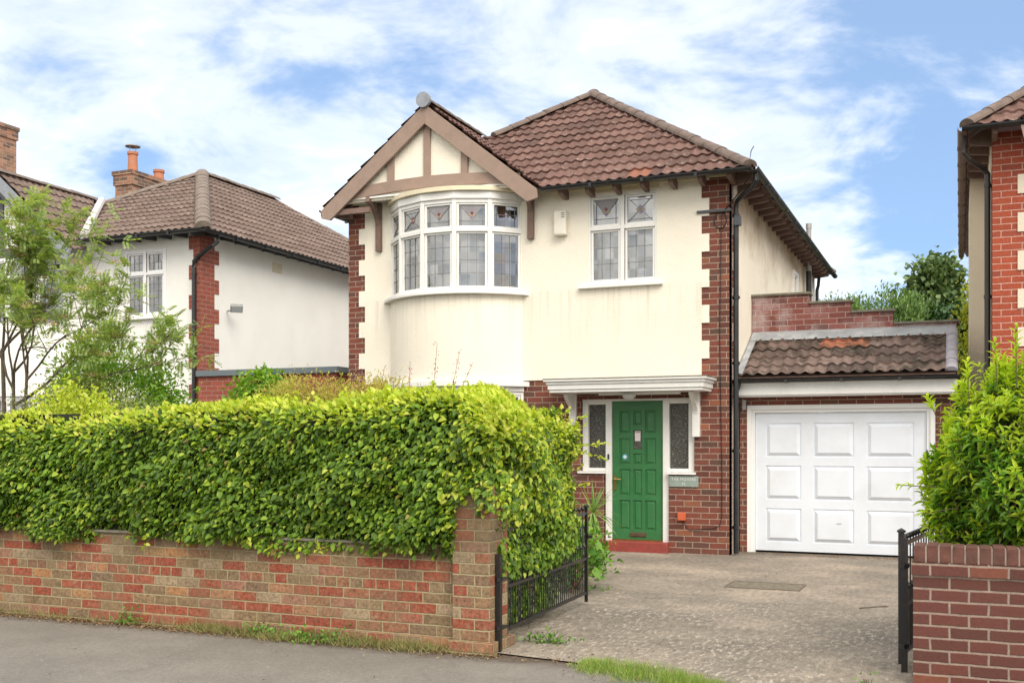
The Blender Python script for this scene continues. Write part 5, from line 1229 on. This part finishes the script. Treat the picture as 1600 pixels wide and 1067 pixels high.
# rowan in the front garden, with feathery leaves and flower heads
RNG = np.random.default_rng(21)
RW = empty('rowan_tree', (-10.25, 9.4, 0), 'small rowan tree with feathery leaves and buff flower heads at the far left', 'tree')
wood = MB(); tips = []
for (b, d, L_, r) in (((-10.30, 9.45, .1), (.02, 0, 1), 2.3, .028), ((-10.2, 9.4, .1), (.12, -.02, 1), 2.3, .025), ((-10.45, 9.5, .1), (-.05, .03, 1), 2.6, .032)):
    pts = [Vector(b), Vector(b)+Vector(d)*L_*.5+Vector((.03, 0, 0)), Vector(b)+Vector(d)*L_]; wood.tube(pts, [r, r*.85, r*.7], 8)
    for (dd, LL) in (((.1, .0, 1), 1.15), ((.9, .1, .75), 1.2), ((-.6, -.2, 1), 1.0), ((.55, -.3, .9), 1.15)):
        grow(wood, pts[-1]-Vector((0, 0, RNG.uniform(0, .25))), Vector(dd)+Vector(RNG.normal(0, .1, 3)), LL*.75, r*.55, 3, tips, .55, .12, 2, .6)
grow(wood, (-10.15, 9.4, 2.0), (1, .0, .42), 1.1, .02, 3, tips, .5, .1, 3, .6); grow(wood, (-10.15, 9.4, 1.8), (1, .0, .25), 1.1, .018, 3, tips, .5, .1, 3, .6)
wood.build('branches', BARK, RW)
SP, ST, SN, SL = [], [], [], []; FP = []
for (p, d, dep) in tips:
    if p.z > 4.75 or p.x > -8.25: continue
    if RNG.random() < (.42 if dep > 1 else .2): continue
    if math.sin(p.x*5.1+1)*math.sin(p.z*4.3+p.y*5) < -.4: continue
    for l in range(4):
        ax_ = (d*.5+Vector(RNG.normal(0, .7, 3))+Vector((0, 0, .05))).normalized(); s = ax_.cross(Z)
        if s.length < .1: continue
        s.normalize(); up_ = s.cross(ax_); Lr = RNG.uniform(.13, .20)
        for j in range(7):
            for sg in (-1, 1):
                q = p+ax_*(Lr*(.15+.8*j/6))+Vector((0, 0, -.10*(j/6)**2*Lr*4*.25)); SP.append(q); ST.append(s*sg+ax_*.35+Vector((0, 0, -.25))); SN.append(up_+Vector(RNG.normal(0, .15, 3))); SL.append(.047*(1-.25*abs(j/6-.5)))
    if dep <= 1 and RNG.random() < .20: FP.append(p)
SL = np.array(SL); leaves('foliage', np.array(SP), np.array(ST), np.array(SN), SL, SL*.48, ROWAN, 0, RW, simplel=True, curl=.1)
FQ = []; 
for p in FP:
    for j in range(90): FQ.append(p+Vector((RNG.normal(0, .045), RNG.normal(0, .045), .03+RNG.normal(0, .014))))
FQ = np.array(FQ); leaves('flower_heads', FQ, rnd(len(FQ)), rnd(len(FQ))+np.array([0, 0, 1]), .014, .014, ROWANF, 0, RW, simplel=True)

RW.location.x -= .32
def blob_shrub(name, label, cat, c, rad, nclump, nleaf, L_, W_, mat, up=.3, group=None, stemr=.008, stemn=8, zmin=.0, csize=.25, fresh=None, simplel=False, droop=0.0, shape=None):
    c = Vector(c); rt = empty(name, (c.x, c.y, 0), label, cat, group)
    P_, T_, N_, M_ = [], [], [], []; st = MB()
    for k in range(nclump):
        v = Vector(RNG.normal(0, 1, 3)).normalized(); rr = RNG.uniform(.45, 1.0)**.5*(1+.12*math.sin(k*1.7))
        if shape == 'cone':
            h = RNG.random()**1.15; a = RNG.uniform(0, 6.28); w_ = (1-h**1.6*.82)*RNG.uniform(.55, 1.05)
            cc = c+Vector((math.cos(a)*rad[0]*w_, math.sin(a)*rad[1]*w_, (h*2-1)*rad[2]))
        elif shape == 'spires':
            cc = c+Vector((RNG.uniform(-1, 1)*rad[0], RNG.uniform(-1, 1)*rad[1], -rad[2]+RNG.random()*rad[2]*2)); tp = rad[2]*(.75+.25*math.sin(cc.x*9)*math.sin(cc.x*23+1)); cc.z = min(cc.z, c.z+tp)
        else: cc = c+Vector((v.x*rad[0], v.y*rad[1], v.z*rad[2]))*rr
        if cc.z < zmin: continue
        m = nleaf; pts = np.array(cc)+RNG.normal(0, csize*.45, (m, 3)); P_.append(pts)
        out = np.array((cc-c).normalized()) if (cc-c).length > .01 else np.array([0, 0, 1.])
        T_.append(out*.6+np.array([0, 0, up-droop])+RNG.normal(0, .55, (m, 3))); N_.append(out*.5+np.array([0, 0, .8])+RNG.normal(0, .45, (m, 3)))
        M_.append(np.full(m, 1 if fresh and cc.z > c.z+rad[2]*.4 and RNG.random() < .7 else 0))
        if k % 3 == 0: st.tube([(c.x+RNG.normal(0, rad[0]*.12), c.y, max(0, c.z-rad[2])), (c.x*.6+cc.x*.4, c.y*.6+cc.y*.4, c.z*.5+cc.z*.5-rad[2]*.2), tuple(cc)], [stemr, stemr*.7, stemr*.3], 5)
    P_ = np.vstack(P_); n_ = len(P_); L2 = L_*RNG.uniform(.7, 1.2, n_)
    leaves('foliage', P_, np.vstack(T_), np.vstack(N_), L2, L2*W_/L_, [mat, fresh] if fresh else mat, np.concatenate(M_), rt, simplel=simplel)
    st.build('stems' if rad[2] < 1.3 else 'trunk', BARK if rad[2] > 1.3 else TWIG, rt)
    return rt
blob_shrub('shrub', 'lime green shrub arching up beyond the hedge under the rowan', 'shrub', (-9.75, 10.3, 1.95), (.85, .6, .9), 120, 90, .062, .032, LIME, csize=.30, zmin=.9)
blob_shrub('shrub', 'olive grey small leaved shrub between hedge and white house', 'shrub', (-9.35, 9.3, 1.58), (1.35, .4, .60), 150, 90, .036, .018, OLIVE, csize=.2, zmin=1.1)
blob_shrub('shrub', 'small lime shrub poking just above the hedge top below the rowan', 'shrub', (-8.35, 8.3, 1.62), (.5, .35, .50), 70, 60, .045, .032, HEDGE_NEW_SUNLIT, csize=.2, zmin=1.0)
blob_shrub('shrub', 'golden feathery shrub rising behind the hedge beside the brick corner', 'shrub', (-6.2, 9.6, 1.80), (.85, .3, .42), 190, 70, .036, .014, GOLD, up=.9, csize=.14, zmin=1.1, shape='spires')
blob_shrub('climbing_plant', 'green climber scrambling up the flat roofed brick extension', 'climber', (-10.9, 14.8, 2.25), (.6, .2, .5), 40, 50, .08, .07, LIME, csize=.2, zmin=.5)
vine = MB(); vt = empty('bare_vine', (-11.3, 14.95, 0), 'bare brown vine stem trained across the brick extension', 'vine')
vine.tube([(-12.1, 14.98, 1.4), (-11.9, 14.98, 2.0), (-11.5, 14.97, 2.2), (-11.1, 14.97, 2.25), (-10.7, 14.97, 2.42)], [.03, .026, .022, .016, .008], 6); vine.build('stem', BARK, vt)
# pink flowering stems seen against the cream wall
PK = empty('flowering_plant', (-5.4, 10.2, 0), 'slender plant with pink flower sprays against the cream bow wall', 'plant')
stm = MB(); FQ = []; LQ = []
for (x, z, dx) in ((-6.05, 2.45, -.16), (-5.95, 2.38, .1), (-5.55, 2.42, .02), (-5.25, 2.62, .05), (-5.05, 2.52, .12), (-5.02, 2.40, .25), (-6.2, 2.28, -.1), (-5.7, 2.30, -.1)):
    b = Vector((x-dx, 10.2, 1.2)); t = Vector((x+dx, 10.2, z)); m = (b+t)/2+Vector((dx*-.2, 0, 0)); stm.tube([b, m, t], [.005, .004, .002], 4)
    for j in range(26):
        f = RNG.uniform(.72, 1); q = m.lerp(t, f*2-1 if f > .5 else 0)
        FQ.append(q+Vector(RNG.normal(0, .018, 3)))
    for j in range(10): LQ.append(b.lerp(t, RNG.uniform(.3, .8))+Vector(RNG.normal(0, .03, 3)))
for j in range(120): FQ.append(Vector((-6.05+RNG.normal(0, .12), 10.0, 2.16+RNG.normal(0, .035))))
FQ = np.array(FQ); leaves('flowers', FQ, rnd(len(FQ)), rnd(len(FQ)), .022, .016, PINK, 0, PK, simplel=True)
LQ = np.array(LQ); leaves('foliage', LQ, rnd(len(LQ)), rnd(len(LQ)), .04, .015, OLIVE, 0, PK, simplel=True); stm.build('stems', TWIG, PK)

# trees far behind the garage
blob_shrub('ivy_clad_tree', 'round topped ivy covered tree rising beyond the garage parapet', 'tree', (-.72, 33, 3.75), (1.5, 1.2, 2.85), 320, 60, .17, .15, IVY, csize=.5, zmin=.3, shape='cone', stemr=.12)
blob_shrub('conifer_hedge', 'feathery green conifer hedge beyond the stepped parapet', 'hedge', (-2.3, 31, 3.3), (1.35, .6, 2.45), 420, 70, .11, .04, CONIF, up=1.1, csize=.3, shape='spires', stemr=.05)
blob_shrub('dark_shrub', 'dark green bush between conifer hedge and right house', 'shrub', (.15, 31.5, 3.4), (1.6, .8, 1.75), 150, 46, .15, .12, DARKT, csize=.5, zmin=.3, stemr=.05)
blob_shrub('golden_conifer', 'golden yellow conifer squeezed beside the beige side wall of the right house', 'tree', (.35, 24.2, 2.5), (.75, .6, 2.4), 170, 50, .08, .035, GCON, csize=.3, shape='cone', stemr=.05)

# ------------------------------------------------------------------ plants by the drive
YP = empty('cordyline', (-3.92, 11.6, 0), 'spiky sword leaved plant beside the front door', 'plant')
MB().tube([(-3.92, 11.6, -.02), (-3.90, 11.6, .35), (-3.9, 11.6, .72)], [.035, .03, .03], 8).build('trunk', BARK, YP)
mb = MB()
for k in range(70):
    a = RNG.uniform(0, 6.28); e = RNG.uniform(-.9, 1.3); L_ = RNG.uniform(.32, .5); d = Vector((math.cos(a)*math.cos(e), math.sin(a)*math.cos(e), math.sin(e))); s = d.cross(Z).normalized()*RNG.uniform(.008, .013)
    p = Vector((-3.9, 11.6, .74)); sag = Vector((0, 0, -.28 if e < .7 else -.06))
    pts = [p, p+d*L_*.5+sag*.12, p+d*L_+sag*.55]
    mb.add([pts[0]-s*.6, pts[0]+s*.6, pts[1]+s, pts[1]-s, pts[2]], [(0, 1, 2, 3), (3, 2, 4)])
mb.build('leaves', YUC, YP)
blob_shrub('leafy_plant', 'pale leafy plant growing past the end of the open gate', 'plant', (-3.72, 10.5, .28), (.26, .35, .30), 26, 26, .075, .045, WEED, csize=.2, zmin=.05)
blob_shrub('leafy_plant', 'green undergrowth between the hedge end and the spiky plant', 'plant', (-3.95, 11.0, .35), (.22, .4, .35), 26, 26, .06, .03, LIME, csize=.2, zmin=.05)
HB = empty('hollyhock', (-3.62, 10.2, 0), 'single reddish stem with broad lobed leaves leaning over the drive', 'plant')
stm = MB(); stm.tube([(-3.66, 10.2, 0), (-3.58, 10.2, .25), (-3.45, 10.25, .52)], [.009, .007, .004], 6); stm.tube([(-3.62, 10.2, .08), (-3.48, 10.15, .22), (-3.40, 10.1, .26)], .005, 5); stm.build('stem', simple('red stem', (.28, .10, .06), .6, .1, 9), HB)
pp = np.array([(-3.45, 10.25, .52), (-3.44, 10.22, .50), (-3.46, 10.2, .5), (-3.40, 10.1, .26), (-3.42, 10.12, .24), (-3.56, 10.2, .30), (-3.60, 10.15, .2), (-3.5, 10.2, .42)])
leaves('leaves', pp, np.array([(1, -.2, -.5), (.2, -.5, .3), (-1, -.3, .1), (.9, -.5, -.6), (1, .3, .1), (-.8, -.6, .3), (-.6, -.8, -.1), (1, -.4, .1)], float), np.array([(0, -.4, 1)]*8)+rnd(8, .2), .13, .10, WEED, 0, HB)
PO = empty('yellow_poppy', (-3.33, 8.1, 0), 'yellow poppy flower showing between the bars of the left gate', 'flower')
MB().tube([(-3.30, 8.15, 0), (-3.28, 8.12, .35)], .003, 5).build('stem', TWIG, PO)
pc_ = MB()
for k in range(5):
    a = k*1.2566; d = Vector((math.cos(a), math.sin(a)*.9, .5)); s = Vector((-math.sin(a), math.cos(a), 0))*.02; p = Vector((-3.28, 8.12, .35)); pc_.add([p, p+d*.018-s, p+d*.036, p+d*.018+s], [(0, 1, 2, 3)])
pc_.build('petals', simple('yellow petal', (.80, .50, .02), .6, .05, 9), PO)

# grass, weeds and litter: uncountable, one object each
def blades(name, pts, h, mat, kind_label=None, w_=.004, lean=.35):
    n = len(pts); P_ = np.array(pts); T_ = np.c_[RNG.normal(0, lean, n), RNG.normal(0, lean, n), np.ones(n)]
    L2 = h*RNG.uniform(.5, 1.2, n); o = leaves(name, P_, T_, rnd(n), L2, w_, mat, 0, None, simplel=True, curl=.3); return tag(o, kind='stuff')
pts = []
for k in range(7500):
    t = RNG.random(); x = -2.42+t*1.25; yc = 6.96-.30*t-.18*t*t; wdt = .085*math.sin(math.pi*min(1, .12+t))+.03
    (pts.append((x+RNG.normal(0, .03), yc+RNG.normal(0, wdt*1.15), -.012)) if RNG.random() < .25+.9*abs(math.sin(x*11+yc*3)) else None)
o = blades('grass_strip', pts, .075, GRASS, w_=.0035, lean=.6); tag(o, 'ragged strip of grass along the joint of pavement and driveway', 'grass')
pts = []
for k in range(9000):
    x = RNG.uniform(-9.5, -3.1) if k < 6000 else RNG.choice([-5.66, -4.99, -4.4, -3.85])+RNG.normal(0, .16); dn = .18+.9*max(0, math.sin(x*2.3+1))*max(0, math.sin(x*5.1+.5)) + (.9 if -5.35 < x < -4.1 else 0)+1.2*math.exp(-((x+5.66)/.22)**2)+1.3*math.exp(-((x+4.99)/.14)**2)+1.0*math.exp(-((x+3.85)/.25)**2)
    if RNG.random() < dn*.75: pts.append((x, 7.09-abs(RNG.normal(0, .05 if x < -5.4 else .085)), -.012))
o = blades('dry_weeds', pts, .085, DRY, w_=.006, lean=.75); tag(o, 'dry straw coloured weeds and moss along the foot of the weathered wall', 'weeds')
for (x, y, nn, lab, s) in ((-4.62, 6.99, 260, 'pink flowered green weed clump at the foot of the wall nearest the gate', .17), (-6.55, 7.04, 70, 'small upright green weed at the middle of the wall foot', .06), (-5.15, 7.02, 110, 'feathery pale green weed clump left of the flowering weed', .08), (-2.95, 7.62, 130, 'low green weed growing beneath the open left gate', .10), (-.52, 6.85, 22, 'thin sprouting weed by the right gate post', .035)):
    wv = empty('weed', (x, y, 0), lab, 'weed', 'weeds growing from the pavement edge')
    q = np.c_[x+RNG.normal(0, s, nn), y+RNG.normal(0, s*.35, nn), np.abs(RNG.normal(0, .045 if s > .07 else .06, nn))]
    fl_n = 22 if 'flowered' in lab else 0; q[:fl_n] += np.array([0, -.02, .04]); sz = np.where(np.arange(nn) < fl_n, .5, 1.0)
    leaves('leaves', q, rnd(nn)+np.array([0, -.2, .5]), rnd(nn, .4)+np.array([0, -.3, 1]), .028*sz, .022*sz, [WEED, PINK], (np.arange(nn) < fl_n).astype(int), wv)
    st = MB()
    for j in range(8): st.tube([(x+RNG.normal(0, s*.6), y, -.01), (x+RNG.normal(0, s*.8), y-.01, .09)], .0018, 4)
    st.build('stems', TWIG, wv)
n = 3800; x = RNG.uniform(-9.5, -3.1, n); q = np.c_[x, 7.09-np.abs(RNG.normal(0, .085, n)), np.full(n, -.008)]
x2 = np.r_[RNG.uniform(-3.2, -2.2, 60), RNG.uniform(-2.5, -.4, 90)]; q2 = np.c_[x2, np.r_[RNG.normal(6.98, .06, 60), RNG.normal(6.72, .08, 90)], np.full(150, .004)]
x3 = RNG.uniform(-2.7, -.1, 240); q3 = np.c_[x3, 14.93-np.abs(RNG.normal(0, .09, 240))*(1+(x3+2.7)*.6), np.full(240, .006)]
x4 = RNG.uniform(-8, 0, 150); q4 = np.c_[x4, RNG.uniform(5, 13, 150), np.full(150, .006)]; q4 = q4[~((q4[:, 1] > 7) & (q4[:, 0] < -3.2))]
q = np.vstack([q, q2, q3, q4]); n = len(q)
o = leaves('leaf_litter', q, np.c_[RNG.normal(0, 1, n), RNG.normal(0, 1, n), RNG.normal(0, .1, n)], np.c_[RNG.normal(0, .25, n), RNG.normal(0, .25, n), np.ones(n)], RNG.uniform(.012, .032, n), RNG.uniform(.008, .02, n), LITTER, 0, None)
tag(o, 'brown fallen leaves and petals scattered along wall foot, drive and garage threshold', 'leaf litter', kind='stuff')
# drive details
mh = empty('drain_cover', (-1.93, 11.5, 0), 'rectangular recessed drain cover filled with mossy concrete in the driveway', 'drain cover')
MB().box(-2.30, -1.55, 11.28, 11.76, -.01, .006).build('cover', simple('mossy cover', (.24, .205, .15), .9, .4, 14, bmp=.5, dirt=(.12, .12, .06), dirtamt=.7), mh)
fr_ = MB(); 
for (a, b, c, d) in ((-2.32, -1.53, 11.26, 11.279), (-2.32, -1.53, 11.761, 11.78), (-2.32, -2.301, 11.279, 11.761), (-1.549, -1.53, 11.279, 11.761)): fr_.box(a, b, c, d, -.01, .009)
fr_.build('frame', simple('rusty frame', (.18, .14, .11), .8, .3, 12), mh)
tw = MB(); tw.tube([(-.86, 10.3, .008), (-.72, 10.42, .012), (-.62, 10.5, .01)], .006, 5); o = tw.build('twig', BARK); tag(o, 'dead brown twig lying on the driveway near the right gate', 'twig')
